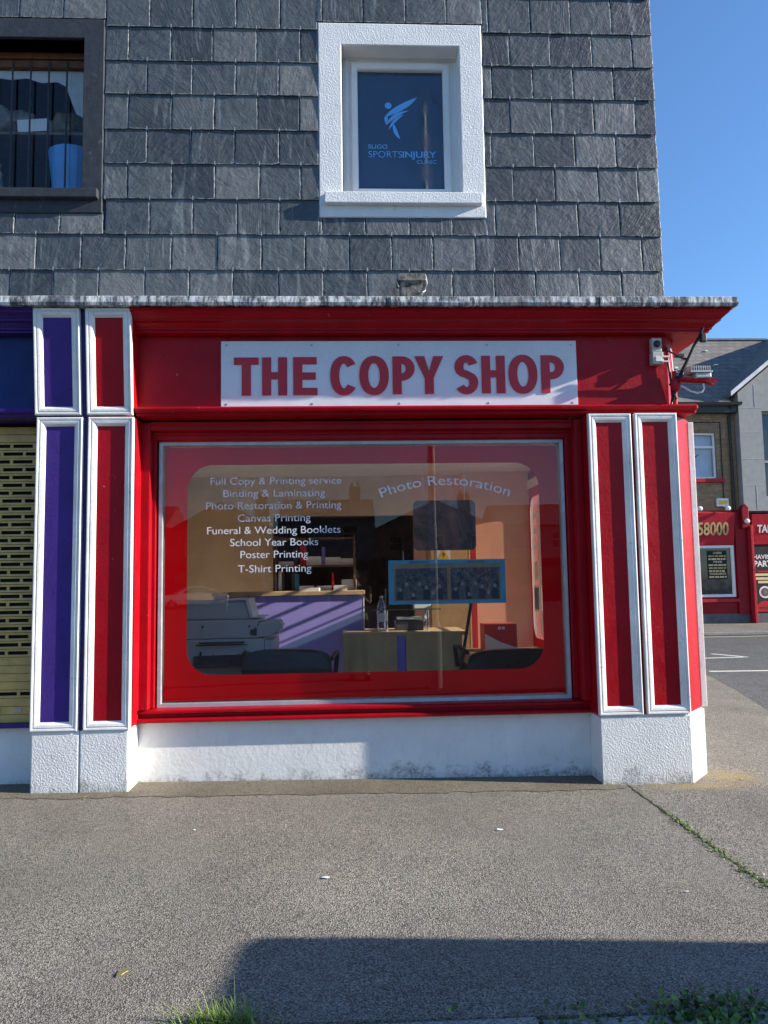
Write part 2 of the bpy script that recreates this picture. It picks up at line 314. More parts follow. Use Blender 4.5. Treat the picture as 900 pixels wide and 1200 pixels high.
# ------------------------------------------------------------------ mesh helpers
class B:
    """collects shapes in world space; build() links ONE mesh object"""
    def __init__(s): s.bm = bmesh.new()
    def _setm(s, faces, mi):
        for f in faces: f.material_index = mi
    def box(s, x0, x1, y0, y1, z0, z1, bev=0, mi=0, M=None):
        co = [(x, y, z) for z in (z0, z1) for y in (y0, y1) for x in (x0, x1)]
        v = [s.bm.verts.new(M @ Vector(c) if M else c) for c in co]
        fs = [s.bm.faces.new([v[i] for i in q]) for q in ((0,2,3,1),(4,5,7,6),(0,1,5,4),(2,6,7,3),(0,4,6,2),(1,3,7,5))]
        s._setm(fs, mi)
        if bev:
            ed = list({e for f in fs for e in f.edges})
            r = bmesh.ops.bevel(s.bm, geom=ed, offset=bev, segments=2, affect='EDGES', profile=.6)
            s._setm(r['faces'], mi)
        return s
    def poly(s, pts, mi=0):
        f = s.bm.faces.new([s.bm.verts.new(p) for p in pts]); f.material_index = mi; return s
    def prism(s, pts, d, mi=0, bev=0):
        """pts: closed 3D outline; d: extrusion vector"""
        d = Vector(d); a = [s.bm.verts.new(p) for p in pts]; b = [s.bm.verts.new(Vector(p)+d) for p in pts]
        n = len(pts); fs = [s.bm.faces.new(a[::-1]), s.bm.faces.new(b)]
        for i in range(n): fs.append(s.bm.faces.new((a[i], a[(i+1) % n], b[(i+1) % n], b[i])))
        s._setm(fs, mi)
        if bev:
            ed = list({e for f in fs[:2] for e in f.edges})
            r = bmesh.ops.bevel(s.bm, geom=ed, offset=bev, segments=2, affect='EDGES'); s._setm(r['faces'], mi)
        return s
    def cyl(s, p0, p1, r0, r1=None, n=12, mi=0, caps=True):
        r1 = r0 if r1 is None else r1; p0, p1 = Vector(p0), Vector(p1); ax = (p1-p0).normalized()
        t = Vector((0, 0, 1)) if abs(ax.z) < .9 else Vector((1, 0, 0)); a = ax.cross(t).normalized(); b = ax.cross(a)
        A = []; Bv = []
        for i in range(n):
            q = 2*math.pi*i/n; o = a*math.cos(q)+b*math.sin(q)
            A.append(s.bm.verts.new(p0+o*r0)); Bv.append(s.bm.verts.new(p1+o*r1))
        fs = [s.bm.faces.new((A[i], Bv[i], Bv[(i+1) % n], A[(i+1) % n])) for i in range(n)]
        if caps: fs += [s.bm.faces.new(A), s.bm.faces.new(Bv[::-1])]
        s._setm(fs, mi); return s
    def tube(s, pts, r, n=8, mi=0):
        pts = [Vector(p) for p in pts]; rings = []
        for i, p in enumerate(pts):
            d = (pts[min(i+1, len(pts)-1)]-pts[max(i-1, 0)]).normalized()
            t = Vector((0, 0, 1)) if abs(d.z) < .9 else Vector((0, 1, 0)); a = d.cross(t).normalized(); b = d.cross(a)
            rr = r[i] if isinstance(r, (list, tuple)) else r
            rings.append([s.bm.verts.new(p+(a*math.cos(2*math.pi*k/n)+b*math.sin(2*math.pi*k/n))*rr) for k in range(n)])
        fs = []
        for A, C in zip(rings, rings[1:]):
            for k in range(n): fs.append(s.bm.faces.new((A[k], C[k], C[(k+1) % n], A[(k+1) % n])))
        fs.append(s.bm.faces.new(rings[0])); fs.append(s.bm.faces.new(rings[-1][::-1]))
        s._setm(fs, mi); return s
    def sweep(s, prof, stations, mi=0, cap=True):
        """prof: (a,b) pairs, stations: functions mapping (a,b) to a 3D point"""
        rings = [[s.bm.verts.new(st(a, b)) for a, b in prof] for st in stations]; fs = []; n = len(prof)
        for A, C in zip(rings, rings[1:]):
            for k in range(n): fs.append(s.bm.faces.new((A[k], A[(k+1) % n], C[(k+1) % n], C[k])))
        if cap: fs.append(s.bm.faces.new(rings[0][::-1])); fs.append(s.bm.faces.new(rings[-1]))
        s._setm(fs, mi); return s
    def frame(s, x0, x1, z0, z1, prof, T=lambda x, y, z: (x, y, z), mi=0):
        """mitred frame; prof: (inset, y) from the outer edge inward"""
        rings = [[s.bm.verts.new(T(*c)) for c in ((x0+i, y, z0+i), (x1-i, y, z0+i), (x1-i, y, z1-i), (x0+i, y, z1-i))] for i, y in prof]; fs = []
        for A, C in zip(rings, rings[1:]):
            for k in range(4): fs.append(s.bm.faces.new((A[k], A[(k+1) % 4], C[(k+1) % 4], C[k])))
        s._setm(fs, mi); return s
    def lathe(s, c, prof, n=20, mi=0, sx=1, sy=1):
        c = Vector(c); rings = [[s.bm.verts.new(c+Vector((r*sx*math.cos(2*math.pi*k/n), r*sy*math.sin(2*math.pi*k/n), z))) for k in range(n)] for r, z in prof]; fs = []
        for A, C in zip(rings, rings[1:]):
            for k in range(n): fs.append(s.bm.faces.new((A[k], A[(k+1) % n], C[(k+1) % n], C[k])))
        fs.append(s.bm.faces.new(rings[0][::-1])); fs.append(s.bm.faces.new(rings[-1]))
        s._setm(fs, mi); return s
    def ball(s, c, rx, ry, rz, mi=0, n=14):
        r = bmesh.ops.create_uvsphere(s.bm, u_segments=n, v_segments=max(6, n*2//3), radius=1, matrix=Matrix.Translation(c) @ Matrix.Diagonal((rx, ry, rz, 1)))
        s._setm({f for v in r['verts'] for f in v.link_faces}, mi); return s
    def xf(s, M): bmesh.ops.transform(s.bm, matrix=M, verts=s.bm.verts); return s
    def text(s, body, x0, x1, zb, cap, y, depth=.002, bold=0.0, mi=0, arc=0.0, T=None):
        cu = bpy.data.curves.new('t', 'FONT'); cu.body = body; cu.size = 1; cu.offset = bold; cu.extrude = .05; cu.resolution_u = 6
        o = bpy.data.objects.new('t', cu); col.objects.link(o)
        me = o.evaluated_get(bpy.context.evaluated_depsgraph_get()).to_mesh()
        vs = [v.co.copy() for v in me.vertices]; fsi = [tuple(p.vertices) for p in me.polygons]
        o.to_mesh_clear(); bpy.data.objects.remove(o); bpy.data.curves.remove(cu)
        mnx = min(v.x for v in vs); mxx = max(v.x for v in vs); k = (x1-x0)/(mxx-mnx); kz = cap/(.727+2*bold)
        xc = (x0+x1)/2; W = (x1-x0)/2
        nv = []
        for v in vs:
            x = x0+(v.x-mnx)*k; z = (v.y+bold)*kz; yy = y-depth*.5-v.z/.05*depth*.5
            if arc:
                rad = (W*W+arc*arc)/(2*arc); th = (x-xc)/rad
                x, z = xc+(rad+z)*math.sin(th), (rad+z)*math.cos(th)-rad+arc
            p = (x, yy, zb+z)
            nv.append(s.bm.verts.new(T(*p) if T else p))
        for f in fsi:
            try: s.bm.faces.new([nv[i] for i in f]).material_index = mi
            except ValueError: pass
        return s
    def build(s, name, mat, parent=None, label=None, smooth=False, modify=None):
        bmesh.ops.recalc_face_normals(s.bm, faces=s.bm.faces)
        me = bpy.data.meshes.new(name)
        org = Vector((0, 0, 0)); q = parent
        while q is not None: org += q.location; q = q.parent
        if parent is None:
            lo = Vector((min(v.co.x for v in s.bm.verts), min(v.co.y for v in s.bm.verts), min(v.co.z for v in s.bm.verts)))
            hi = Vector((max(v.co.x for v in s.bm.verts), max(v.co.y for v in s.bm.verts), 0)); org = Vector(((lo.x+hi.x)/2, (lo.y+hi.y)/2, lo.z))
        bmesh.ops.translate(s.bm, verts=s.bm.verts, vec=-org)
        s.bm.to_mesh(me); s.bm.free()
        for m in (mat if isinstance(mat, (list, tuple)) else [mat]): me.materials.append(MT[m] if isinstance(m, str) else m)
        if smooth:
            for p in me.polygons: p.use_smooth = True
        o = bpy.data.objects.new(name, me); col.objects.link(o)
        if parent is None: o.location = org
        else: o.parent = parent
        if label: o['label'] = label
        return o

def tag(o, label, cat, group=None):
    o['label'] = label; o['category'] = cat
    if group: o['group'] = group
    return o
def thing(name, label, cat, loc, group=None):
    o = bpy.data.objects.new(name, None); o.empty_display_size = .1; col.objects.link(o); o.location = loc
    return tag(o, label, cat, group)
def structure(o, kind='structure'): o['kind'] = kind; return o
def copy_tree(o, parent=None):
    c = o.copy(); col.objects.link(c)
    if parent is not None: c.parent = parent
    for ch in list(o.children): copy_tree(ch, c)
    return c

# ------------------------------------------------------------------ ground
def gz(x): return -0.0125*max(-5.0, min(4.6, x))
def sheet(name, mat, x0, x1, y0, y1, dz=0, nx=60, skirt=.14):
    b = B(); xs = [x0+(x1-x0)*i/nx for i in range(nx+1)]
    for a, c in zip(xs, xs[1:]):
        b.poly([(a, y0, gz(a)+dz), (c, y0, gz(c)+dz), (c, y1, gz(c)+dz), (a, y1, gz(a)+dz)])
    bmesh.ops.remove_doubles(b.bm, verts=b.bm.verts, dist=1e-5)
    if skirt:
        for a, c in zip(xs, xs[1:]): b.poly([(a, y0, gz(a)+dz-skirt), (c, y0, gz(c)+dz-skirt), (c, y0, gz(c)+dz), (a, y0, gz(a)+dz)])
        b.poly([(x1, y0, gz(x1)+dz-skirt), (x1, y1, gz(x1)+dz-skirt), (x1, y1, gz(x1)+dz), (x1, y0, gz(x1)+dz)])
    return structure(b.build(name, mat))
structure(B().poly([(-600, -600, -.062), (600, -600, -.062), (600, 600, -.062), (-600, 600, -.062)]).build('road', 'road'))
sheet('pavement', 'pave', -14, 2.042, -3.03, .4)
b = B()                                                       # right-hand slab and the pavement round the corner, one flush sheet
pts = [(2.046, -3.03), (3.9, -3.03), (4.35, .6), (4.85, 3.17), (5.32, 4.91), (5.69, 6.51), (6.0, 8.5), (6.6, 14.6), (2.70, 14.6), (2.70, .5), (2.05, .2)]
b.prism([(x, y, gz(x)) for x, y in pts], (0, 0, -.05)); structure(b.build('side_pavement', 'pave2'))
b = B(); xs = [-6+8.0*k/160 for k in range(161)]; fy = [-.13+.012*math.sin(k*.37)+.010*math.sin(k*1.31)+random.uniform(-.012, .012) for k in range(161)]
for k in range(160): b.poly([(xs[k], fy[k], gz(xs[k])+.004), (xs[k+1], fy[k+1], gz(xs[k+1])+.004), (xs[k+1], .33, gz(xs[k+1])+.004), (xs[k], .33, gz(xs[k])+.004)])
structure(b.build('foot_strip', 'strip'))
b = B()
x = -14.0
while x < 2.0:
    b.box(x+.006, min(x+.91, 2.0), -3.17, -3.035, -.12, gz(x+.45)-.004, .008); x += .915
structure(b.build('kerb', 'kerb'))
structure(B().box(6.7, 60, 14.75, 19, -.05, .035).build('far_pavement', 'pave2'))
structure(B().box(6.7, 60, 14.55, 14.748, -.05, .03, .01).build('far_kerb', 'kerb'))
b = B()
def stripe(p0, p1, w):
    p0, p1 = Vector(p0), Vector(p1); d = (p1-p0).normalized(); n = Vector((-d.y, d.x, 0))*w/2
    b.poly([p0+n, p0-n, p1-n, p1+n])
Z = -.057
stripe((5.6, 7.75, Z), (6.15, 6.98, Z), .01); 
for p, q, w in (((5.95, 7.0, Z), (8.6, 6.85, Z), .13), ((8.6, 6.85, Z), (12, 4.4, Z), .13), ((6.4, 9.05, Z), (7.7, 9.15, Z), .12), ((7.7, 9.15, Z), (7.35, 9.9, Z), .12)): stripe(p, q, w)
structure(b.build('road_markings', 'lines'))
structure(B().poly([(6.7, 14.2, Z), (60, 14.2, Z), (60, 14.35, Z), (6.7, 14.35, Z)]).build('kerb_line', 'yline'))
structure(B().poly([(-60, -3.5, -.058), (60, -3.5, -.058), (60, -60, -.058), (-60, -60, -.058)]).build('dim_street_sheet', 'dimroad'))  # unseen dark sheet added over the road to dim its reflection in the window

# ochre spill of sand round the corner of the plinth: thin uneven film
b = B()
for cx, cy_, rx, ry, n in ((2.98, .12, .26, .16, 26), (2.62, -.12, .20, .05, 18), (-1.86, -.16, .05, .10, 10)):
    for k in range(n):
        a = random.uniform(0, 6.283); r = random.random()**.8; x = cx+rx*r*math.cos(a); y = cy_+ry*r*math.sin(a); s_ = random.uniform(.004, .012)
        b.poly([(x+s_*random.uniform(.5, 1.2)*math.cos(q), y+s_*random.uniform(.5, 1.2)*math.sin(q), gz(x)+.0065) for q in (0, 1.2, 2.4, 3.7, 5)])
structure(b.build('sand_spill', 'sand'), 'stuff')

# ------------------------------------------------------------------ slate-hung building
bld = thing('slate_building', 'slate-hung two-storey building above the red and purple shopfronts', 'building', (-1.7, .22, 0))
def wall_with_holes(b, x0, x1, z0, z1, y0, y1, holes):
    xs = sorted({x0, x1, *[h[0] for h in holes], *[h[1] for h in holes]}); zs = sorted({z0, z1, *[h[2] for h in holes], *[h[3] for h in holes]})
    for a, c in zip(xs, xs[1:]):
        for d, e in zip(zs, zs[1:]):
            if any(h[0] <= a and c <= h[1] and h[2] <= d and e <= h[3] for h in holes): continue
            b.box(a, c, y0, y1, d, e)
HW = (0.0, 1.0, 4.62, 5.93); HD = (-3.4, -2.08, 4.63, 5.92)
b = B(); wall_with_holes(b, -6, 2.585, 3.3, 7.6, .235, .5, [HW, HD]); b.build('front_wall', 'dkpaint', bld)
# side wall: openings for the low sun, the middle one added to brighten the shop
b = B()
def side_with_holes(b, y0, y1, z0, z1, x0, x1, holes):
    ys = sorted({y0, y1, *[h[0] for h in holes], *[h[1] for h in holes]}); zs = sorted({z0, z1, *[h[2] for h in holes], *[h[3] for h in holes]})
    for a, c in zip(ys, ys[1:]):
        for d, e in zip(zs, zs[1:]):
            if any(h[0] <= a and c <= h[1] and h[2] <= d and e <= h[3] for h in holes): continue
            b.box(x0, x1, a, c, d, e)
side_with_holes(b, .5, 8.6, -.1, 3.3, 2.56, 2.76, [(1.95, 2.85, .95, 2.92), (2.92, 3.82, .25, 2.97), (3.87, 5.1, .45, 2.9)])
b.box(2.385, 2.585, .5, 8.6, 3.3, 7.6)
b.box(-6, 2.57, 8.4, 8.6, -.1, 7.6); b.box(-6, -5.8, .5, 8.4, -.1, 7.6)
b.build('side_wall', 'stall', bld)
b = B(); b.prism([(-6.2, .1, 7.6), (-6.2, 8.7, 7.6), (-6.2, 4.4, 10.2)], (8.95, 0, 0)); b.build('roof', 'rtile', bld)

# slates: every one a separate bevel-edged piece inside one cladding mesh
def slates():
    V = []; F = []; A = []
    lines = [6.93, 6.64, 6.354, 6.032, 5.741, 5.455, 5.157, 4.868, 4.574, 4.282, 3.989, 3.70, 3.42]
    sur = [(-.197, 1.166, 4.425, 6.10), (-3.6, -1.905, 4.445, 6.09)]
    hooks = []
    def one(x0, x1, z0, z1, c, ztop):
        n = 9; out = []
        jb = random.uniform(.001, .0035)
        for i in range(n+1):
            q = i/n; cut = (.010*random.random() if (i in (0, n) and random.random() < .22) else 0)
            out.append((x0+(x1-x0)*q, z0+random.uniform(-jb, jb)*.7+cut))
        for i in range(1, 7): out.append((x1+random.uniform(-.004, .002), z0+(z1-z0)*i/6))
        out += [(x1, z1+.03), (x0, z1+.03)]
        for i in range(5, 0, -1): out.append((x0+random.uniform(-.002, .004), z0+(z1-z0)*i/6))
        k = len(V); m = len(out); cx = (x0+x1)/2; cz = (z0+z1)/2; e = .007
        tl = random.uniform(-.003, .003); pr = random.uniform(0, .004)
        def y(x, z): return 0.222-.0155*(1-(z-z0)/(z1-z0+.03))-pr*.6+tl*(x-cx)/.17
        hx = max((x1-x0)/2, .02); hz = max((z1-z0)/2, .02)
        for ring in range(3):
            for (x, z) in out:
                if ring == 0: V.append((x, y(x, z)+.009, z)); A.append((*c, 1))
                elif ring == 1: V.append((x, y(x, z)+.0016, z)); A.append((*c, 1))
                else:
                    X = cx+(x-cx)*(1-e/hx); Z_ = cz+(z-cz)*(1-e/hz); V.append((X, y(X, Z_), Z_)); A.append((*c, 0))
        for r_ in range(2):
            for i in range(m):
                j = (i+1) % m; F.append((k+r_*m+i, k+r_*m+j, k+(r_+1)*m+j, k+(r_+1)*m+i))
        F.append(tuple(k+2*m+i for i in range(m)))
    for ri, (zt, zb) in enumerate(zip(lines, lines[1:])):
        x = 2.605-(.347 if ri % 2 == 0 else .175); edge = 2.605; x1 = edge
        while x1 > -4.2:
            x0 = x+random.uniform(-.006, .006)
            pieces = [(x0+.0042, x1-.0042, zb+.001, zt)]
            for (a, c_, d, e) in sur:
                nxt = []
                for (p, q, r_, t_) in pieces:
                    if q <= a or p >= c_ or t_ <= d or r_ >= e: nxt.append((p, q, r_, t_)); continue
                    if p < a: nxt.append((p, a, r_, t_))
                    if q > c_: nxt.append((c_, q, r_, t_))
                    if r_ < d: nxt.append((max(p, a), min(q, c_), r_, d-.004))
                    if t_ > e: nxt.append((max(p, a), min(q, c_), e+.004, t_))
                pieces = nxt
            for (p, q, r_, t_) in pieces:
                if q-p > .025 and t_-r_ > .025:
                    one(p, q, r_, t_, (random.random(), random.random(), random.random()), zt)
            if not any(a < x0 < c_ and d < zt < e for a, c_, d, e in sur): hooks.append((x0, zt))
            x1 = x0; x = x0-.347+random.uniform(-.012, .012)
    nf = len(F)
    for (x, z) in hooks:                                     # the small metal hooks that hold the slates
        k = len(V); w = .004
        for (dy, dz) in ((.0, .02), (-.006, .018), (-.006, -.012), (.0, -.014)):
            for dx in (-w, w): V.append((x+dx+.0, .205+dy, z+dz)); A.append((.5, .5, .5, 0))
        F += [(k, k+1, k+3, k+2), (k+2, k+3, k+5, k+4), (k+4, k+5, k+7, k+6)]
    me = bpy.data.meshes.new('slate_cladding'); me.from_pydata([tuple(Vector(v)-bld.location) for v in V], [], F)
    ca = me.color_attributes.new('rnd', 'FLOAT_COLOR', 'POINT')
    for i, a in enumerate(A): ca.data[i].color = a
    me.materials.append(MT['slate']); me.materials.append(MT['alu'])
    for i in range(nf, len(F)): me.polygons[i].material_index = 1
    me.update(); o = bpy.data.objects.new('slate_cladding', me); col.objects.link(o); o.parent = bld
slates()
# lead-covered ledge
def ledge():
    b = B(); prof = [(.30, 3.668), (-.11, 3.655), (-.13, 3.645), (-.135, 3.60), (-.127, 3.578), (-.10, 3.578), (.30, 3.578)]
    xs = [-6, -4.9, -3.4, -1.05, .35, 1.35, 1.95, 2.28, 2.42]
    for a, c in zip(xs, xs[1:]):
        j = random.uniform(-.004, .004)
        n = max(2, int((c-a)/.12)); st = []
        for i in range(n+1):
            q = a+(c-a-.004)*i/n; w = random.uniform(-.003, .003)
            st.append(lambda y, z, q=q, w=w, j=j: (q, y+(j+w if y < .2 else 0), z+(w+j*.5 if y < .2 else 0)))
        b.sweep(prof, st)
    # corner piece mitred and running back along the side
    def o1(y, z): return (2.42, y, z)
    def o2(y, z): return (3.03+(-.13-y if y < .2 else -.43), y, z)
    def o3(y, z): return (3.03+(-.13-y if y < .2 else -.43), 8.4, z)
    b.sweep(prof, [o1, lambda y, z: (2.72, y, z), o2, o3]); 
    return b.build('ledge', 'ledge', bld)
ledge()

# white window of the clinic
w = B()
w.frame(-.192, 1.16, 4.43, 6.092, [(0, .235), (0, .212), (.008, .207), (.183, .207), (.19, .212), (.19, .40)])
win = w.build('window', 'surround', bld, 'white rendered window surround with a pale blue clinic logo on dark glass')
B().box(-.15, 1.125, .158, .42, 4.527, 4.622, .008).build('sill', 'surround', win)
f = B(); f.frame(.004, .996, 4.63, 5.926, [(0, .44), (0, .375), (.035, .37), (.04, .385), (.085, .385), (.095, .39), (.098, .41), (.105, .42)])
f.frame(.075, .905, 4.70, 5.856, [(0, .40), (0, .362), (.012, .358), (.048, .36), (.056, .372), (.056, .42)])
f.build('window_frame', 'pvc', win)
B().box(.12, .87, .405, .412, 4.74, 5.82).build('pane', 'darkglass', win)
lg = B()
def flat(b, pts, y=.4035, d=.0015): b.prism([(x, y, z) for x, z in pts], (0, d, 0))
def blade(b, P0, P1, P2, Q1):
    """crescent between two quadratic curves sharing their ends"""
    A = []; C = []
    for i in range(13):
        t = i/12; A.append(tuple((1-t)**2*p+2*t*(1-t)*q+t*t*r for p, q, r in zip(P0, P1, P2))); C.append(tuple((1-t)**2*p+2*t*(1-t)*q+t*t*r for p, q, r in zip(P0, Q1, P2)))
    flat(b, A+C[-2:0:-1])
def lp(px, py): return (.126+(px-235)/(545-235)*(.866-.126), 5.785+(py-258)/(647-258)*(4.817-5.785))
c0 = lp(345, 371); flat(lg, [(c0[0]+.029*math.cos(a*.4488), c0[1]+.029*math.sin(a*.4488)) for a in range(14)])
blade(lg, lp(331, 413), lp(352, 376), lp(447, 340), lp(420, 385))
blade(lg, lp(338, 440), lp(352, 392), lp(418, 388), lp(372, 408))
blade(lg, lp(331, 413), lp(329, 425), lp(338, 440), lp(352, 395))
blade(lg, lp(345, 458), lp(356, 412), lp(400, 402), lp(372, 424))
blade(lg, lp(362, 432), lp(352, 470), lp(386, 490), lp(374, 452))
a_, z_ = lp(272, 524); b_, _ = lp(340, 524); lg.text('SLIGO', a_, b_, z_, .038, .4045, .0015)
a_, z_ = lp(273, 555); b_, _ = lp(391, 555); lg.text('SPORTS', a_, b_, z_, .058, .4045, .0015, -.012)
a_, z_ = lp(393, 555); b_, _ = lp(511, 555); lg.text('INJURY', a_, b_, z_, .058, .4045, .0015, .012)
a_, z_ = lp(443, 576); b_, _ = lp(512, 576); lg.text('CLINIC', a_, b_, z_, .034, .4045, .0015)
lg.build('logo', 'logo', win)

# old dark window
w = B(); w.frame(-3.55, -1.912, 4.45, 6.085, [(0, .235), (0, .210), (.008, .205), (.16, .205), (.165, .21), (.165, .46)])
dw = w.build('window', 'dkpaint', bld, 'black painted window surround with bars across brown timber')
B().box(-3.52, -1.94, .155, .46, 4.558, 4.632, .006).build('sill', 'dkpaint', dw)
f = B(); f.box(-3.385, -2.08, .40, .46, 5.80, 5.86, .004); f.box(-3.385, -2.08, .385, .46, 5.865, 5.918, .004); f.box(-3.385, -2.08, .40, .46, 4.634, 4.69, .004); f.box(-2.12, -2.08, .40, .46, 4.692, 5.798, .004)
f.build('window_frame', 'brownwood', dw)
f = B()
for i in range(8): f.cyl((-2.272-.147*i, .385, 4.634), (-2.272-.147*i, .385, 5.84), .008, n=8)
f.build('window_bars', 'dkpaint', dw)
B().box(-3.38, -2.122, .43, .436, 4.692, 5.798).build('pane', 'glass', dw)
f = B()
fr = [(-3.38, 5.795)]+[(-2.125, 5.795), (-2.125, 5.36)]
edge = [(-2.17, 5.40), (-2.21, 5.42), (-2.25, 5.52), (-2.30, 5.66), (-2.37, 5.70), (-2.5, 5.69), (-2.62, 5.73), (-2.75, 5.715), (-2.95, 5.74), (-3.2, 5.71), (-3.38, 5.73)]
f.prism([(x, .445, z) for x, z in fr+edge], (0, .004, 0)); f.build('torn_lining', 'paper', dw)
b = B(); b.box(-5.75, -1.2, 2.2, 2.25, 3.9, 6.6); b.box(-5.75, -1.2, .5, 2.2, 3.85, 3.9); b.box(-5.75, -1.2, .5, 2.2, 6.6, 6.65); b.box(-1.2, -1.15, .5, 2.2, 3.85, 6.65); b.box(-5.8, -5.75, .5, 2.2, 3.85, 6.65)
b.build('upper_room', 'brown', bld)
b = B(); b.lathe((-2.335, .70, 4.70), [(.115, -.78), (.125, -.1), (.145, .1), (.18, .42), (.19, .52), (.175, .53), (.16, .40)], 18, sx=1.0, sy=.8)
tag(b.build('plastic_barrel', 'binblue'), 'bright blue plastic tub just inside the barred black window', 'tub')
b = B(); b.box(-3.1, -2.13, .55, .95, 5.30, 5.325, .003); b.box(-3.1, -2.13, .55, .72, 3.9, 3.93); b.box(-3.1, -3.07, .55, .72, 3.93, 5.3); b.box(-2.16, -2.13, .55, .72, 3.93, 5.3)
tag(b.build('wooden_shelf', 'brown'), 'brown shelf behind the barred black window', 'shelf')
for (cx, cz, rx, rz, m_, lab, sd) in ((-2.42, 5.46, .17, .15, 'sepia', 'crumpled brown cloth bundle on the shelf behind the barred window, nearer its right jamb', 1), (-2.90, 5.44, .26, .13, 'greyfig', 'crumpled grey cloth bundle at the left end of the shelf behind the barred window', 2)):
    b = B(); b.ball((0, 0, 0), rx, .12, rz, n=26); q_ = random.Random(sd); ph_ = [q_.uniform(0, 6.28) for _ in range(6)]
    for v in b.bm.verts:
        c_ = v.co; k_ = 1+.16*math.sin(c_.x*38+c_.z*22+ph_[0])+.12*math.sin(c_.x*17-c_.z*45+ph_[1])+.10*math.sin(c_.y*60+c_.x*25+ph_[2]); v.co = c_*k_
    lo = min(v.co.z for v in b.bm.verts); b.xf(Matrix.Translation((cx, .80 if sd == 1 else .72, 5.327-lo)))
    tag(b.build('cloth_bundle', m_, smooth=True), lab, 'cloth')
M_ = Matrix.Translation((-2.62, .62, 5.329)) @ Matrix.Rotation(R(-4), 4, 'Y')
b = B(); b.box(-.12, .14, -.05, .05, .0, .11, .003, M=Matrix.Translation((-2.62, .62, 5.340)) @ Matrix.Rotation(R(-4), 4, 'Y'))
tag(b.build('white_carton', 'label'), 'small white carton tilted on the shelf behind the barred window', 'carton')
b = B(); b.tube([(-2.86, .60, 3.9), (-2.87, .60, 4.6), (-2.88, .60, 4.88), (-2.90, .60, 5.0), (-2.885, .59, 5.06)], [.02, .02, .017, .02, .01]); b.tube([(-2.93, .6, 4.96), (-2.87, .6, 4.97)], .012)
tag(b.build('wooden_stick', 'conc'), 'pale knobbed stick standing behind the barred black window', 'stick')

# ------------------------------------------------------------------ shopfront parts
PF = [(0, .045), (0, .004), (.007, 0), (.018, .002), (.024, .010), (.030, .003), (.046, .006), (.054, .012), (.062, .024), (.070, .030)]
def panel(parent, x0, x1, z0, z1, m, T=lambda x, y, z: (x, y, z), lab=None):
    b = B(); w_ = .060
    # recessed flat panel
    q = [T(x0+w_, .026, z0+w_), T(x1-w_, .026, z0+w_), T(x1-w_, .026, z1-w_), T(x0+w_, .026, z1-w_)]
    b.prism(q, (0, .03, 0)); p = b.build('panel', m, parent, lab)
    b = B(); b.frame(x0, x1, z0, z1, PF, T); b.build('panel_frame', 'white', p)
    return p
def lean(x, y, z): return (x, y-.085*(z-2.78)/.80, z)

rs = thing('red_shopfront', 'red painted shopfront with a big window and white framed pilaster panels', 'shopfront', (.4, .1, 0))
# left pier of the red half
pier = B(); pier.box(-1.925, -1.592, .04, .6, .47, 2.768, .004)
pier.prism([(-1.925, .04, 2.772), (-1.925, .5, 2.772), (-1.925, .5, 3.577), (-1.925, -.04, 3.577)], (.322, 0, 0)); 
pl = pier.build('pilaster', 'red', rs)
panel(pl, -1.925, -1.592, .462, 2.764, 'red'); panel(pl, -1.935, -1.600, 2.782, 3.574, 'red', lean)
# right pier
pr = B(); pr.box(1.862, 2.552, .04, .34, .478, 2.772, .004); pr.prism([(2.552, .04, .478), (2.795, .335, .478), (2.552, .335, .478)], (0, 0, 2.294))
pr = pr.build('pilaster', 'red', rs)
panel(pr, 1.866, 2.198, .48, 2.767, 'red'); panel(pr, 2.228, 2.560, .48, 2.770, 'red')
B().box(2.782, 2.832, .315, .40, .478, 2.76, .006).box(2.765, 2.815, .40, 1.0, .478, 2.76).build('side_panel_frame', 'white', pr)
# plinth: two piers and the stall riser between them
b = B(); b.box(-1.95, -1.600, .012, .6, -.1, .462, .012).build('pier_base', 'plinth', rs)
b = B(); b.prism([(1.876, .012, -.15), (2.555, .012, -.15), (2.805, .325, -.15), (2.805, .6, -.15), (1.876, .6, -.15)], (0, 0, .627), bev=.012); b.build('pier_base', 'plinth', rs)
B().box(-1.6, 1.876, .285, .5, -.1, .50, .004).build('stall_riser', 'stall', rs)
# window sill mouldings
b = B(); b.sweep([(.36, .568), (.24, .560), (.225, .552), (.225, .538), (.262, .53), (.262, .503), (.215, .498), (.205, .49), (.205, .474), (.22, .468), (.36, .468)], [lambda y, z: (-1.590, y, z), lambda y, z: (1.862, y, z)])
b.build('window_sill', 'red', rs)
# jambs and lintel
b = B(); b.box(-1.59, -1.515, .20, .5, .568, 2.76, .005); b.box(-1.515, -1.49, .29, .5, .568, 2.70, .003); b.box(-1.592, -1.58, .05, .3, .568, 2.76)
b.build('jamb', 'red', rs)
b = B(); b.box(1.80, 1.861, .16, .5, .568, 2.76, .005); b.box(1.762, 1.80, .29, .5, .568, 2.70, .003); b.build('jamb', 'red', rs)
b = B(); b.sweep([(.5, 2.76), (.19, 2.76), (.19, 2.745), (.205, 2.735), (.205, 2.70), (.27, 2.695), (.27, 2.675), (.285, 2.668), (.285, 2.640), (.30, 2.632), (.34, 2.630), (.5, 2.63)], [lambda y, z: (-1.513, y, z), lambda y, z: (1.798, y, z)])
b.build('lintel', 'red', rs)
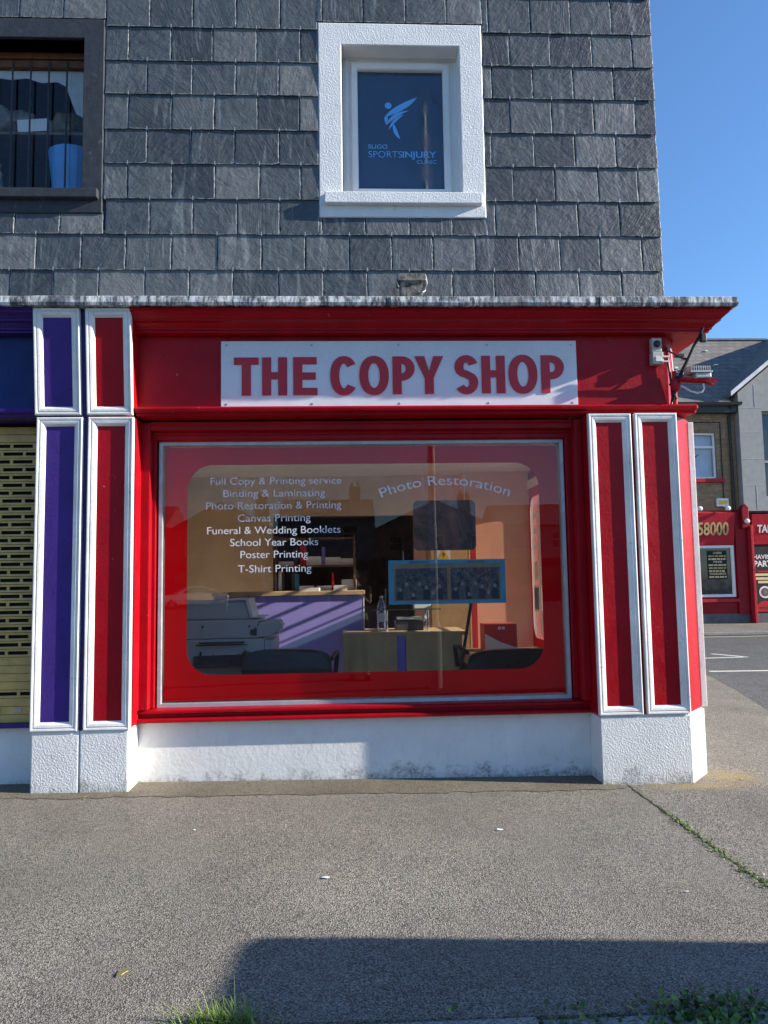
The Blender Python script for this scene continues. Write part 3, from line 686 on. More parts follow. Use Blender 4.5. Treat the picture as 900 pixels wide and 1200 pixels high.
# fascia board and bead
b = B(); b.box(-1.61, 2.50, .155, .5, 2.84, 3.60); b.prism([(2.50, .155, 2.84), (2.572, .155, 2.84), (2.70, .33, 2.84), (2.70, .5, 2.84), (2.50, .5, 2.84)], (0, 0, .76)); b.box(2.56, 2.70, .5, 8.3, 2.84, 3.575); b.build('fascia', 'red', rs)
bead = [(.40, 2.85), (.10, 2.852), (.05, 2.85), (.030, 2.842), (.022, 2.83), (.026, 2.812), (.045, 2.802), (.06, 2.80), (.065, 2.783), (.085, 2.778), (.40, 2.778)]
def bd_end(y, z): return (2.60+(.0-y)*.55+.04, y, z)
b = B(); b.sweep(bead, [lambda y, z: (-1.588, y, z), lambda y, z: (0, y, z), lambda y, z: (1.5, y, z), lambda y, z: (2.735, y, z), lambda y, z: (2.752, y+.012 if y < .3 else y, z*.8+2.815*.2)])
b.build('bead_moulding', 'red', rs)
# cornice, mitred at the corner and returned along the side
cor = [(.30, 3.575), (-.095, 3.575), (-.10, 3.560), (-.085, 3.556), (-.082, 3.545), (-.05, 3.528), (-.025, 3.512), (-.018, 3.508), (-.018, 3.498), (.012, 3.490), (.035, 3.472), (.05, 3.462), (.05, 3.452), (.072, 3.446), (.072, 3.434), (.12, 3.430), (.30, 3.430)]
def cx_(y): return 2.995-(y+.10)*.62 if y < .25 else 2.6
b = B(); b.sweep(cor, [lambda y, z: (-1.605, y, z), lambda y, z: (0, y, z), lambda y, z: (1.6, y, z), lambda y, z: (cx_(y), y, z), lambda y, z: (cx_(y), 8.2, z)])
b.build('cornice', 'red', rs)
# window: metal frame, glass, red vinyl border and white lettering
GF = (-1.478, 1.755, .562, 2.632)
b = B(); b.frame(*GF, [(0, .46), (0, .335), (.004, .33), (.030, .332), (.034, .345), (.034, .46)])
wf = b.build('shop_window', 'alu', rs)
pane = B().box(GF[0]+.03, GF[1]-.03, .356, .362, GF[2]+.03, GF[3]-.03).build('pane', 'glass', wf)
def ring(b, o, i, r, y, t, n=10):
    ix0, ix1, iz0, iz1 = i; inn = []; 
    cs = [(ix1-r, iz1-r, 0), (ix0+r, iz1-r, 90), (ix0+r, iz0+r, 180), (ix1-r, iz0+r, 270)]
    for cx, cz, a0 in cs:
        for k in range(n+1):
            a = R(a0+90*k/n); inn.append((cx+r*math.cos(a), cz+r*math.sin(a), a0, k))
    ox0, ox1, oz0, oz1 = o; out = []
    for x, z, a0, k in inn:
        c = {0: (ox1, oz1), 90: (ox0, oz1), 180: (ox0, oz0), 270: (ox1, oz0)}[a0]; u = k/n
        if a0 in (0, 180): p = (c[0], z+(c[1]-z)*min(1, u*2)) if u <= .5 else (c[0]+(x-c[0])*(u-.5)*2, c[1])
        else: p = (x+(c[0]-x)*min(1, u*2), c[1]) if u <= .5 else (c[0], c[1]+(z-c[1])*(u-.5)*2)
        out.append(p)
    m = len(inn)
    vi = [[b.bm.verts.new((p[0], y+dy, p[1])) for p in inn] for dy in (0, t)]; vo = [[b.bm.verts.new((p[0], y+dy, p[1])) for p in out] for dy in (0, t)]
    for k in range(m):
        j = (k+1) % m
        for q in ((vi[0][k], vi[0][j], vo[0][j], vo[0][k]), (vi[1][k], vo[1][k], vo[1][j], vi[1][j]), (vi[0][k], vi[1][k], vi[1][j], vi[0][j]), (vo[0][k], vo[0][j], vo[1][j], vo[1][k])):
            b.bm.faces.new(q)
b = B(); ring(b, (GF[0]+.045, GF[1]-.045, GF[2]+.045, GF[3]-.045), (-1.258, 1.552, .800, 2.447), .20, .3632, .001)
b.build('vinyl_border', 'vinyl', wf)
rows = [('Full Copy & Printing service', -1.077, -.042, 2.288), ('Binding & Laminating', -.976, -.172, 2.190), ('Photo Restoration & Printing', -1.11, -.044, 2.092), ('Canvas Printing', -.862, -.289, 1.993),
        ('Funeral & Wedding Booklets', -1.102, -.053, 1.896), ('School Year Books', -.922, -.23, 1.800), ('Poster Printing', -.841, -.311, 1.704), ('T-Shirt Printing', -.861, -.285, 1.592)]
for s_, x0, x1, z in rows: B().text(s_, x0, x1, z, .060, .3554, .001, -.004).build('lettering_line', 'lettering', wf)
B().text('Photo Restoration', .268, 1.315, 2.165, .080, .3554, .001, -.006, arc=.105).build('lettering_line', 'lettering', wf, 'arched lettering line')

# sign
sg = thing('shop_sign', 'white sign panel reading THE COPY SHOP in red capitals on the red fascia', 'sign', (.435, .14, 2.85))
B().box(-.962, 1.832, .134, .1545, 2.852, 3.385, .003).build('sign_board', 'sign', sg)
def ribbon(b, pts, hw, y, d, hv=None):
    """flat stroke of half width hw (hv for the vertical component) along 2D points, extruded by d towards the street"""
    n = len(pts); L = []; Rr = []
    for i, (x, z) in enumerate(pts):
        ax, az = pts[max(i-1, 0)]; bx, bz = pts[min(i+1, n-1)]; tx, tz = bx-ax, bz-az; q = math.hypot(tx, tz); nx, nz = -tz/q, tx/q
        L.append((x+nx*hw, z+nz*(hv or hw))); Rr.append((x-nx*hw, z-nz*(hv or hw)))
    V = [[b.bm.verts.new((p[0], yy, p[1])) for p in side] for yy in (y, y-d) for side in (L, Rr)]
    for k in range(n-1):
        for q in ((V[2][k], V[2][k+1], V[3][k+1], V[3][k]), (V[0][k], V[1][k], V[1][k+1], V[0][k+1]), (V[0][k], V[0][k+1], V[2][k+1], V[2][k]), (V[1][k], V[3][k], V[3][k+1], V[1][k+1])): b.bm.faces.new(q)
    if pts[0] != pts[-1]:
        for k in (0, n-1): b.bm.faces.new((V[0][k], V[2][k], V[3][k], V[1][k]))
    bmesh.ops.remove_doubles(b.bm, verts=b.bm.verts, dist=1e-5)
def letter(ch, x0, x1, z0, z1, y=.134, d=.008):
    b = B(); w = .070; t_ = .056; xc, zc = (x0+x1)/2, (z0+z1)/2; H = z1-z0
    bx = lambda a, c, e, f: b.box(a, c, y-d, y, e, f)
    oval = lambda a0, a1, cx, cz, rx, rz, n=28: [(cx+rx*math.copysign(abs(math.cos(R(a0+(a1-a0)*k/n)))**.92, math.cos(R(a0+(a1-a0)*k/n))), cz+rz*math.copysign(abs(math.sin(R(a0+(a1-a0)*k/n)))**.92, math.sin(R(a0+(a1-a0)*k/n)))) for k in range(n+1)]
    if ch == 'T': bx(x0, x1, z1-t_, z1); bx(xc-w/2, xc+w/2, z0, z1-t_)
    elif ch == 'H': bx(x0, x0+w, z0, z1); bx(x1-w, x1, z0, z1); bx(x0+w, x1-w, zc-t_/2+.005, zc+t_/2+.005)
    elif ch == 'E': bx(x0, x0+w, z0, z1); bx(x0+w, x1, z0, z0+t_); bx(x0+w, x1-.012, zc-t_/2, zc+t_/2); bx(x0+w, x1-.004, z1-t_, z1)
    elif ch == 'O': p = oval(0, 360, xc, zc, (x1-x0-w)/2, (H+.012-t_)/2, 40); p[-1] = p[0]; ribbon(b, p, w/2, y, d, t_/2)
    elif ch == 'C': ribbon(b, oval(38, 322, xc, zc, (x1-x0-w)/2, (H+.012-t_)/2, 34), w/2, y, d, t_/2)
    elif ch == 'P':
        bx(x0, x0+w, z0, z1); zm = z1-.192; r_ = (z1-zm-t_)/2
        p = [(x0+w, z1-t_/2)]+[(x1-w/2-r_*.95+r_*.95*math.cos(R(90-180*k/16)), (z1+zm)/2+r_*math.sin(R(90-180*k/16))) for k in range(17)]+[(x0+w, zm+t_/2)]
        ribbon(b, p, w/2, y, d, t_/2)
    elif ch == 'Y':
        bx(xc-w/2, xc+w/2, z0, z0+H*.42)
        b.prism([(x0, y, z1), (x0+w*1.12, y, z1), (xc, y, z0+H*.60), (x1-w*1.12, y, z1), (x1, y, z1), (xc+w/2, y, z0+H*.42), (xc-w/2, y, z0+H*.42)], (0, -d, 0))
    elif ch == 'S':
        rx = (x1-x0-w)/2; rz = (H+.012-t_)/4; top = zc+rz; bot = zc-rz
        p = [(xc+rx*.98*math.cos(R(a)), top+rz*math.sin(R(a))) for a in range(18, 225, 14)]+[(xc-rx*.55, zc+rz*.22), (xc, zc+.004), (xc+rx*.55, zc-rz*.22)]+[(xc+rx*.98*math.cos(R(a)), bot+rz*math.sin(R(a))) for a in range(45, -163, -14)]
        ribbon(b, p, w/2, y, d, t_/2)
    b.build('letter', 'signred', sg)
for ch, p0, p1 in (('T', 273.5, 302), ('H', 306, 335), ('E', 342, 370), ('C', 385, 417), ('O', 419, 453.5), ('P', 458, 484), ('Y', 484, 518), ('S', 531, 559), ('H', 563, 591), ('O', 595, 629.5), ('P', 634, 661.5)):
    f_ = lambda p: -.858+(p-274)*.006672
    zb = 2.953+.013*(p0-274)/387; letter(ch, f_(p0), f_(p1), zb, zb+.300)
for x in (-.92, -.26, .42, 1.12, 1.79):
    for z in (2.885, 3.352):
        B().lathe((0, 0, 0), [(.009, 0), (.008, .002), (.004, .003)], 10).xf(Matrix.Translation((x, .134, z)) @ Matrix.Rotation(R(90), 4, 'X')).build('screw', 'steel', sg)

# purple neighbour
ps = thing('purple_shopfront', 'purple neighbouring shopfront with a tan slotted roller shutter', 'shopfront', (-3.5, .1, 0))
pier = B(); pier.box(-2.30, -1.927, .04, .6, .47, 2.768, .004); pier.prism([(-2.322, .04, 2.772), (-2.322, .5, 2.772), (-2.322, .5, 3.577), (-2.322, -.04, 3.577)], (.385, 0, 0))
pl = pier.build('pilaster', 'purpledark', ps)
panel(pl, -2.303, -1.966, .462, 2.764, 'purple'); panel(pl, -2.318, -1.980, 2.782, 3.574, 'purple', lean)
B().box(-2.296, -1.952, .013, .6, -.1, .462, .012).build('pier_base', 'plinth', ps)
B().box(-5.8, -2.30, .285, .5, -.1, .455, .004).build('stall_riser', 'stall', ps)
B().box(-5.8, -2.324, .155, .5, 2.84, 3.44).build('fascia', 'blue', ps)
b = B(); b.sweep(cor, [lambda y, z: (-5.8, y, z), lambda y, z: (-2.326, y, z)]); b.build('cornice', 'purple', ps)
b = B(); b.sweep(bead, [lambda y, z: (-5.8, y, z), lambda y, z: (-2.306, y, z)]); b.build('bead_moulding', 'purple', ps)
b = B(); b.box(-5.8, -2.305, .22, .5, .456, .485, .004); b.build('window_sill', 'purple', ps)
b = B(); pitch = .0612; z = .487; k = 0
while z < 2.70:
    if k < 3 or k in (4, 5, 6, 7) or z > 2.62:
        b.box(-5.0, -2.318, .285, .300, z, z+pitch-.003, .003)
        if k == 1:
            for x in (-2.50, -2.66): b.box(x-.03, x+.03, .279, .287, z+.012, z+.045, .004, mi=1)
    else:
        b.box(-5.0, -2.318, .285, .300, z, z+.017, .003); b.box(-5.0, -2.318, .285, .300, z+.043, z+pitch-.003, .003)
        x = -2.318-(0 if k % 2 else .085); 
        first = True
        while x > -5:
            w_ = .022 if not (first and k % 2 == 0) else .035
            b.box(max(x-w_, -5), x, .286, .299, z+.0172, z+.0428); first = False; x -= .150+w_
    z += pitch; k += 1
b.build('roller_shutter', ['shutter', 'steel'], ps)
B().box(-5.0, -2.31, .32, .34, .47, 2.78).build('slot_shade_sheet', 'dark', ps)  # near-black sheet standing in for the shade behind the slots
B().box(-2.355, -2.305, .262, .30, .487, 2.77, .004).build('shutter_guide', 'purpledark', ps)

# ------------------------------------------------------------------ things fixed to the front
el = thing('junction_box', 'small grey two-part electrical box near the right end of the red fascia', 'electrical box', (2.47, .15, 3.18))
B().box(2.432, 2.512, .10, .154, 3.285, 3.396, .006).build('upper_box', 'greybox', el)
B().box(2.428, 2.516, .085, .154, 3.182, 3.280, .006).build('lower_box', 'greybox', el)
b = B(); b.lathe((0, 0, 0), [(.026, 0), (.028, .012), (.016, .02)], 14); b.xf(Matrix.Translation((2.472, .10, 3.345)) @ Matrix.Rotation(R(90), 4, 'X')).build('socket', 'black', el)
b = B(); b.box(2.50, 2.56, .08, .10, 3.235, 3.247, .003); b.box(2.50, 2.56, .08, .10, 3.195, 3.207, .003); b.box(2.45, 2.50, .078, .086, 3.20, 3.24, .002); b.build('terminal_tabs', 'wcable', el)
fl = thing('floodlight', 'red bracketed floodlight with a finned grey lamp and white cable by the corner', 'floodlight', (2.68, .2, 3.05))
b = B(); b.tube([(2.61, .13, 2.86), (2.61, .12, 3.13)], .018, 10); b.ball((2.605, .09, 3.01), .038, .04, .055); b.build('wall_mount', 'fred', fl)
b = B(); b.sweep([(-.045, 0), (.045, 0), (.045, .02), (-.045, .02)], [lambda y, z: (2.62, .06+y, 3.035+z), lambda y, z: (2.78, .02+y*1.2, 3.015+z), lambda y, z: (2.885, -.01+y*.8, 3.012+z)]); b.tube([(2.63, .04, 3.03), (2.80, .0, 3.005), (2.86, -.01, 2.985)], .010); b.build('bracket', 'fred', fl)
b = B(); b.box(2.705, 2.83, -.05, .075, 3.035, 3.075, .008); b.box(2.66, 2.835, -.06, .08, 3.075, 3.088, .003)
for i in range(9): b.box(2.672+.018*i, 2.678+.018*i, -.055, .075, 3.088, 3.128)
b.build('lamp_body', 'galv', fl)
b = B(); b.tube([(2.63, .05, 2.995), (2.66, .04, 2.975), (2.70, .03, 2.945), (2.74, .02, 2.93), (2.775, .01, 2.935), (2.79, .0, 2.96), (2.785, .0, 3.0)], .0075); b.build('cable', 'wcable', fl)
cb = B()
cb.tube([(2.785, -.04, 3.435), (2.77, -.02, 3.38), (2.73, .02, 3.30), (2.70, .05, 3.22), (2.665, .09, 3.13), (2.65, .10, 3.08), (2.61, .11, 2.98), (2.585, .12, 2.89)], [.012, .012, .011, .011, .016, .02, .016, .012])
cb.tube([(2.565, .14, 3.33), (2.57, .13, 3.2), (2.585, .13, 3.05), (2.59, .13, 2.92), (2.575, .12, 2.86)], .010); cb.tube([(2.555, .135, 3.31), (2.60, .10, 3.27), (2.66, .08, 3.225), (2.695, .06, 3.215)], .007)
cb.tube([(2.57, .13, 3.02), (2.62, .10, 3.08), (2.58, .09, 2.94), (2.61, .1, 2.90)], .009)
cb.box(2.765, 2.81, -.05, -.01, 3.32, 3.39, .008)
tag(cb.build('cable_bundle', 'cable'), 'tangle of black cables hanging from the cornice corner to the fascia end', 'cables')
b = B(); b.tube([(2.592, .125, 3.32), (2.60, .125, 3.15), (2.615, .12, 3.0)], .005)
tag(b.build('thin_cable', 'wcable'), 'thin white wire running down beside the black cables at the corner', 'wire')
pt = thing('concrete_pot', 'weathered grey concrete outlet pot sitting on the lead ledge below the white window', 'pot', (.522, .07, 3.66))
b = B(); prof = [(.074, 0), (.082, .03), (.090, .15), (.112, .156), (.112, .205), (.10, .212), (.088, .205), (.07, .05)]
rings = [[b.bm.verts.new((.522+r*sx, .07+r*.8*sy, 3.662+z)) for sx, sy in ((-1, -.92), (-.92, -1), (.92, -1), (1, -.92), (1, .92), (.92, 1), (-.92, 1), (-1, .92))] for r, z in prof]
for A, C in zip(rings, rings[1:]):
    for k in range(8): b.bm.faces.new((A[k], A[(k+1) % 8], C[(k+1) % 8], C[k]))
b.bm.faces.new(rings[0][::-1]); b.bm.faces.new(rings[-1]); b.build('pot_body', 'conc', pt)
b = B(); b.tube([(.632, .0, 3.858), (.640, .0, 3.80), (.625, .0, 3.74), (.60, -.02, 3.72)], .006); b.build('wire_handle', 'galv', pt); b = B(); b.tube([(.412, .0, 3.866), (.404, .0, 3.82), (.42, 0, 3.77)], .005); b.build('wire_handle', 'galv', pt)

# ------------------------------------------------------------------ shop interior (parts of the building)
FZ = .20
b = B(); b.box(-2.4, 2.56, .5, 5.6, -.05, FZ); b.build('shop_floor', 'carpet', bld)
b = B(); b.box(-2.4, 2.56, .5, 5.6, 3.02, 3.1); b.build('shop_ceiling', 'ceiling', bld)
b = B(); b.box(-2.5, -2.4, .5, 5.6, FZ, 3.02); b.box(-2.4, -1.05, 5.3, 5.4, FZ, 3.02); b.box(-1.05, .95, 5.3, 5.4, 2.45, 3.02); b.build('shop_wall', 'beige', bld)
b = B(); b.box(1.64, 2.555, 4.98, 5.08, FZ, 3.02); b.box(.95, 1.64, 5.3, 5.4, FZ, 3.02); b.box(1.64, 1.70, 5.08, 5.4, FZ, 3.02); b.build('orange_wall', 'orange', bld)
b = B(); b.box(-1.2, 1.1, 7.6, 7.7, FZ, 3.0); b.box(-1.3, -1.2, 5.4, 7.7, FZ, 3.0); b.box(1.1, 1.2, 5.4, 7.7, FZ, 3.0); b.box(-1.3, 1.2, 5.4, 7.7, 2.7, 2.8); b.box(-1.3, 1.2, 5.4, 7.7, .1, FZ); b.build('added_dark_recess', 'brown', bld)  # closed box added behind the opening to make the dim shop centre dark
b = B(); b.box(-2.40, -2.36, .5, 5.3, FZ, 2.9); 
for i in range(16): b.box(-2.36, -2.345, .6+.3*i, .86+.3*i, FZ, 2.88, .004)
b.build('boarding', 'beige', bld)
# side windows
sw = B()
for y in (1.95, 2.81): sw.box(2.60, 2.66, y, y+.04, .95, 2.92)
sw.box(2.60, 2.66, 1.99, 2.81, .95, .99); sw.box(2.60, 2.66, 1.99, 2.81, 2.88, 2.92); sw = sw.build('side_window', 'pvc', bld)
B().box(2.625, 2.631, 1.99, 2.81, .99, 2.88).build('pane', 'glass', sw)
bl = B(); z = 1.0
while z < 2.86:
    h_ = random.choice((.02, .03, .04)); bl.box(2.575, 2.585, 1.99, 2.81, z, z+h_); z += h_+random.choice((.09, .11, .14))
bl.build('slatted_blind', 'blind', sw)
sw = B()  # clear window added out of view to let more sun inside
for y in (2.92, 3.78): sw.box(2.60, 2.66, y, y+.04, .25, 2.97)
sw.box(2.60, 2.66, 2.96, 3.78, .25, .29); sw.box(2.60, 2.66, 2.96, 3.78, 2.93, 2.97); sw = sw.build('side_window', 'pvc', bld)
B().box(2.625, 2.631, 2.96, 3.78, .29, 2.93).build('pane', 'glass', sw)
s2 = B(); s2.frame(0, 1, 0, 1, [(0, 0), (0, -.01), (.05, -.01), (.05, 0)], lambda x, y, z: (2.545+y, 5.08-1.21*x, .47+2.41*z)); s2 = s2.build('side_window', 'pvc', bld)
b = B(); b.box(2.60, 2.606, 3.87, 5.08, .47, 2.88); b.build('pane', 'tinted', s2)
b = B(); b.bm.verts.ensure_lookup_table()
ring(b, (0, 1.17, 0, 2.37), (.14, 1.02, .22, 2.14), .20, 0, .002)
b.xf(Matrix.Translation((2.556, 5.06, .49)) @ Matrix(((0, -1, 0, 0), (-1, 0, 0, 0), (0, 0, 1, 0), (0, 0, 0, 1)))).build('vinyl_border', 'vinyl', s2)
b = B()
for z in (2.33, 2.12, 1.90): 
    for k in range(5): b.box(2.552, 2.5555, 4.72-.055*k, 4.75-.055*k, z, z+.07)
b.box(2.552, 2.5555, 4.55, 4.76, 1.50, 1.74); b.build('stickers', 'label', s2)
b = B(); b.box(2.548, 2.554, 4.52, 4.80, 1.07, 1.42); b.box(2.544, 2.548, 4.55, 4.77, 1.10, 1.39, mi=1); b.build('notice', ['label', 'posterblue'], s2)

ct = thing('counter', 'lavender fronted counter with an oak top lit by striped sunlight', 'counter', (-.6, 3.1, FZ))
B().box(-1.45, .165, 2.75, 2.79, FZ, 1.365, .003).box(.14, .165, 2.79, 3.4, FZ, 1.365, .003).build('front_panel', 'lav', ct)
B().box(-1.47, .185, 2.72, 3.42, 1.366, 1.412, .005).build('worktop', 'oak', ct)
B().box(.1655, .180, 2.748, 2.775, FZ, 1.365).build('corner_trim', 'label', ct)

cp = thing('photocopier', 'large grey photocopier at the lower left of the shop window', 'photocopier', (-1.35, 2.0, FZ))
b = B(); b.box(-2.05, -.74, 1.70, 2.4, FZ+.02, .74, .012); b.build('base_cabinet', 'copier', cp)
b = B(); b.box(-2.05, -.80, 1.69, 2.4, .745, .985, .012); b.box(-.798, -.715, 1.72, 2.38, .745, .97, .01); b.build('tray_section', 'copier', cp)
b = B(); b.box(-2.02, -.86, 1.70, 2.38, .99, 1.165, .012); b.box(-.858, -.66, 1.72, 2.2, 1.03, 1.14, .02); b.build('scanner_section', 'copier', cp)
b = B(); b.prism([(-2.0, 1.74, 1.17), (-.92, 1.74, 1.17), (-.985, 1.74, 1.345), (-2.0, 1.74, 1.345)], (0, .55, 0), bev=.014); b.build('document_feeder', 'copier', cp)
b = B(); b.box(-1.34, -.98, 1.715, 1.735, 1.055, 1.125, .004); 
for k in range(6): b.box(-1.32, -1.0, 1.708, 1.716, 1.06+.010*k, 1.065+.010*k)
for x in (-1.38, -.94): b.box(x-.008, x+.008, 1.69, 1.7, 1.09, 1.11, .002)
b.build('front_grille', 'copierdark', cp)
b = B(); b.box(-1.40, -.98, 1.60, 1.72, .95, .962, .003); b.box(-1.44, -.96, 1.685, 1.695, .925, .935); b.build('paper_slot', 'copierdark', cp)
b = B(); b.prism([(-1.46, 1.69, .83), (-.97, 1.69, .84), (-.955, 1.52, .775), (-1.42, 1.52, .765)], (0, 0, -.03)); b.box(-1.40, -1.385, 1.66, 1.70, .80, .87); b.box(-.985, -.97, 1.66, 1.70, .80, .88)
for k in range(4): b.tube([(-1.40+.12*k, 1.69, .84), (-1.36+.12*k, 1.52, .772)], .006)
b.build('wire_tray', 'copierdark', cp)
b = B(); b.prism([(-.905, 1.70, 1.09), (-.66, 1.70, 1.16), (-.62, 1.70, 1.10), (-.74, 1.70, 1.0), (-.905, 1.70, 1.0)], (0, .25, 0), bev=.008); b.build('control_panel', 'copier', cp)
b = B(); b.box(-1.16, -.955, 1.71, 2.28, 1.346, 1.362, .004); b.prism([(-.985, 1.72, 1.362), (-.955, 1.72, 1.362), (-.905, 1.72, 1.19), (-.93, 1.72, 1.18)], (0, .5, 0)); b.box(-.93, -.80, 1.72, 2.2, 1.178, 1.19, .003); b.build('output_tray', 'copierlite', cp)
b = B(); b.box(-.865, -.845, 1.693, 1.70, .60, .73); b.box(-.83, -.815, 1.693, 1.70, .60, .73); b.box(-.93, -.87, 1.685, 1.70, 1.02, 1.07, .003); b.build('vents', 'copierdark', cp)

sh = thing('shelving_unit', 'dark shelving unit of paper and folders at the added dark opening behind the lavender counter', 'shelves', (-.45, 5.1, FZ))
b = B()
for x in (-1.0, .08): b.box(x, x+.03, 4.95, 5.28, FZ, 2.15)
b.build('side_board', 'brown', sh)
for z in (.6, 1.0, 1.38, 1.72, 2.1): B().box(-.968, .078, 4.95, 5.28, z, z+.025).build('shelf', 'brown', sh)
rs_ = random.Random(11)
for z in (1.025, 1.405, 1.745):
    x = -.95; k = 0
    while x < .0:
        w_ = rs_.choice((.035, .05, .06, .21)); h_ = rs_.uniform(.05, .14) if w_ > .2 else rs_.uniform(.22, .29)
        B().box(x, x+w_-.004, 4.98, 5.2, z, z+h_, .003).build('paper_stack' if w_ > .2 else 'folder', 'label' if w_ > .2 else rs_.choice(('cardred', 'lav2', 'copierdark', 'cardwhite', 'posterblue', 'oak')), sh); x += w_+rs_.choice((0, 0, .03, .1)); k += 1
for (x, y, w_, d_, h_, m_, lab) in ((-.42, 2.95, .21, .297, .035, 'label', 'white paper stack on the oak counter top, nearer its middle'), (-.08, 3.0, .15, .21, .06, 'cardwhite', 'small pile of white leaflets near the right end of the oak counter top')):
    b = B(); n_ = 6
    for k in range(n_): o_ = random.uniform(-.006, .006); b.box(x-w_/2+o_, x+w_/2+o_, y-d_/2, y+d_/2, 1.413+h_*k/n_, 1.413+h_*(k+.8)/n_)
    tag(b.build('paper_pile', m_), lab, 'paper')
cl = thing('ceiling_fitting', 'unlit strip light fitting on the shop ceiling above the counter', 'ceiling light', (-.4, 2.9, 2.93))
B().box(-1.1, .4, 2.85, 2.97, 2.965, 3.018, .006).build('housing', 'label', cl); B().cyl((-1.08, 2.91, 2.945), (.38, 2.91, 2.945), .018).build('tube_lamp', 'lampglass', cl)
def chair(name, x, y, w, top, lab, rz):
    t = thing(name, lab, 'chair', (x, y, FZ)); t.rotation_euler = (0, 0, 0)
    M_ = Matrix.Translation((x, y, 0)) @ Matrix.Rotation(rz, 4, 'Z')
    n = 14; b = B(); A = []
    pts = [(-w/2, .50)]+[(w/2*math.copysign(abs(math.cos(math.pi-math.pi*k/n))**.45, math.cos(math.pi-math.pi*k/n)), top-.17+.17*math.sin(math.pi*k/n)**.55) for k in range(n+1)]+[(w/2, .50)]
    b.prism([(px, .06*(px/(w/2))**2*-1, pz) for px, pz in pts], (0, .085, 0), bev=.018); b.xf(M_).build('backrest', 'leather', t, smooth=False)
    b = B(); b.box(-w*.46, w*.46, .09, .58, FZ+.40, FZ+.49, .03); b.xf(M_).build('seat', 'leather', t)
    for sx in (-1, 1):
        b = B(); b.tube([(sx*w*.49, .05, FZ+.62), (sx*w*.53, .2, FZ+.66), (sx*w*.53, .42, FZ+.65), (sx*w*.5, .46, FZ+.45)], .022); b.xf(M_).build('armrest', 'black', t)
    b = B(); b.cyl((0, .32, FZ+.10), (0, .32, FZ+.40), .03); b.xf(M_).build('column', 'black', t)
    b = B()
    for k in range(5):
        a = k*2*math.pi/5; b.tube([(0, .32, FZ+.10), (.28*math.cos(a), .32+.28*math.sin(a), FZ+.055)], [.022, .014]); b.ball((.28*math.cos(a), .32+.28*math.sin(a), FZ+.03), .02, .03, .03, n=8)
    b.xf(M_).build('wheel_base', 'black', t)
    return t
chair('office_chair', -.55, 1.25, .80, .915, 'black leather chair turned with its back to the window beside the photocopier', R(-3))
chair('office_chair', 1.62, 1.62, 1.0, .845, 'low black chair behind the lower right corner of the shop window', R(4))

dk = thing('desk', 'tan desk with a light oak top and a lilac strip between its front panels', 'desk', (.6, 2.5, FZ))
B().box(-.06, 1.22, 2.10, 2.95, .955, .985, .003).build('desk_top', 'oak', dk)
B().box(-.05, .487, 2.07, 2.098, .40, .992, .003).build('front_panel', 'mdf', dk); B().box(.578, 1.145, 2.07, 2.098, .40, .992, .003).build('front_panel', 'mdf', dk)
B().box(.49, .575, 2.10, 2.15, FZ, .954, .003).build('centre_leg', 'lav2', dk)
for x in (-.03, 1.10): B().box(x, x+.05, 2.85, 2.93, FZ, .954, .003).build('leg', 'mdf', dk)
bt = thing('water_bottle', 'clear plastic water bottle standing on the tan desk', 'bottle', (.347, 2.32, .985))
B().lathe((.347, 2.32, .985), [(.044, 0), (.047, .01), (.045, .07), (.047, .09), (.045, .16), (.047, .2), (.045, .235), (.036, .29), (.017, .335), (.016, .345)], 20).build('bottle_body', 'pet', bt, smooth=True)
B().lathe((.347, 2.32, 1.330), [(.018, 0), (.018, .022), (.016, .026)], 16).build('cap', 'label', bt)
B().lathe((.347, 2.32, 1.09), [(.0475, 0), (.0475, .085)], 20).build('bottle_label', 'label', bt)
st = thing('glass_stand', 'glass-topped stand with chrome legs on the tan desk', 'stand', (.6, 2.55, .985))
B().box(.24, .98, 2.42, 2.75, 1.20, 1.212, .002).build('glass_top', 'greenglass', st)
for x in (.405, .84):
    for y in (2.46, 2.70): B().cyl((x, y, .986), (x, y, 1.1995), .014).build('leg', 'chrome', st)
pn = thing('desk_printer', 'small grey device sitting beneath the glass stand', 'printer', (.67, 2.6, .985))
B().box(.50, .80, 2.48, 2.70, .986, 1.09, .01).build('printer_body', 'copierdark', pn); B().box(.52, .78, 2.47, 2.66, 1.10, 1.125, .004).build('paper_tray', 'copierlite', pn)
tag(B().box(.70, .88, 2.49, 2.66, 1.213, 1.30, .006).build('device_box', 'copierlite'), 'pale box standing on the glass stand under the blue poster', 'box')
ea = thing('easel', 'black folding easel leaning between the desk and the red carton', 'easel', (1.18, 2.05, FZ))
for p, q in (((1.262, 2.02, 1.42), (1.04, 2.0, FZ)), ((1.275, 2.05, 1.42), (1.10, 2.45, FZ))): B().cyl(p, q, .016).build('leg', 'black', ea)
cr = thing('paper_carton', 'red and white carton standing behind the low black chair', 'carton', (1.72, 3.15, .70))
B().box(1.535, 1.905, 3.0, 3.3, .701, 1.005, .004).build('carton_body', 'cardred', cr)
b = B(); b.prism([(1.54, 2.997, .703), (1.90, 2.997, .703), (1.90, 2.997, .74), (1.72, 2.997, .80), (1.54, 2.997, .90)], (0, .002, 0)); b.build('white_print', 'cardwhite', cr)
b = B()
for x in (1.70, 1.745): b.lathe((0, 0, 0), [(.018, 0), (.018, .002)], 12).xf(Matrix.Translation((0, 0, 0)))
b.bm.clear()
for x in (1.705, 1.75): b.box(x-.016, x+.016, 2.996, 2.999, .945, .975, .004)
b.build('carton_mark', 'cardwhite', cr)
lc = B(); lc.box(1.35, 2.2, 2.95, 3.5, FZ, .70, .006); tag(lc.build('low_cabinet', 'brown'), 'low brown cabinet under the red carton', 'cabinet')
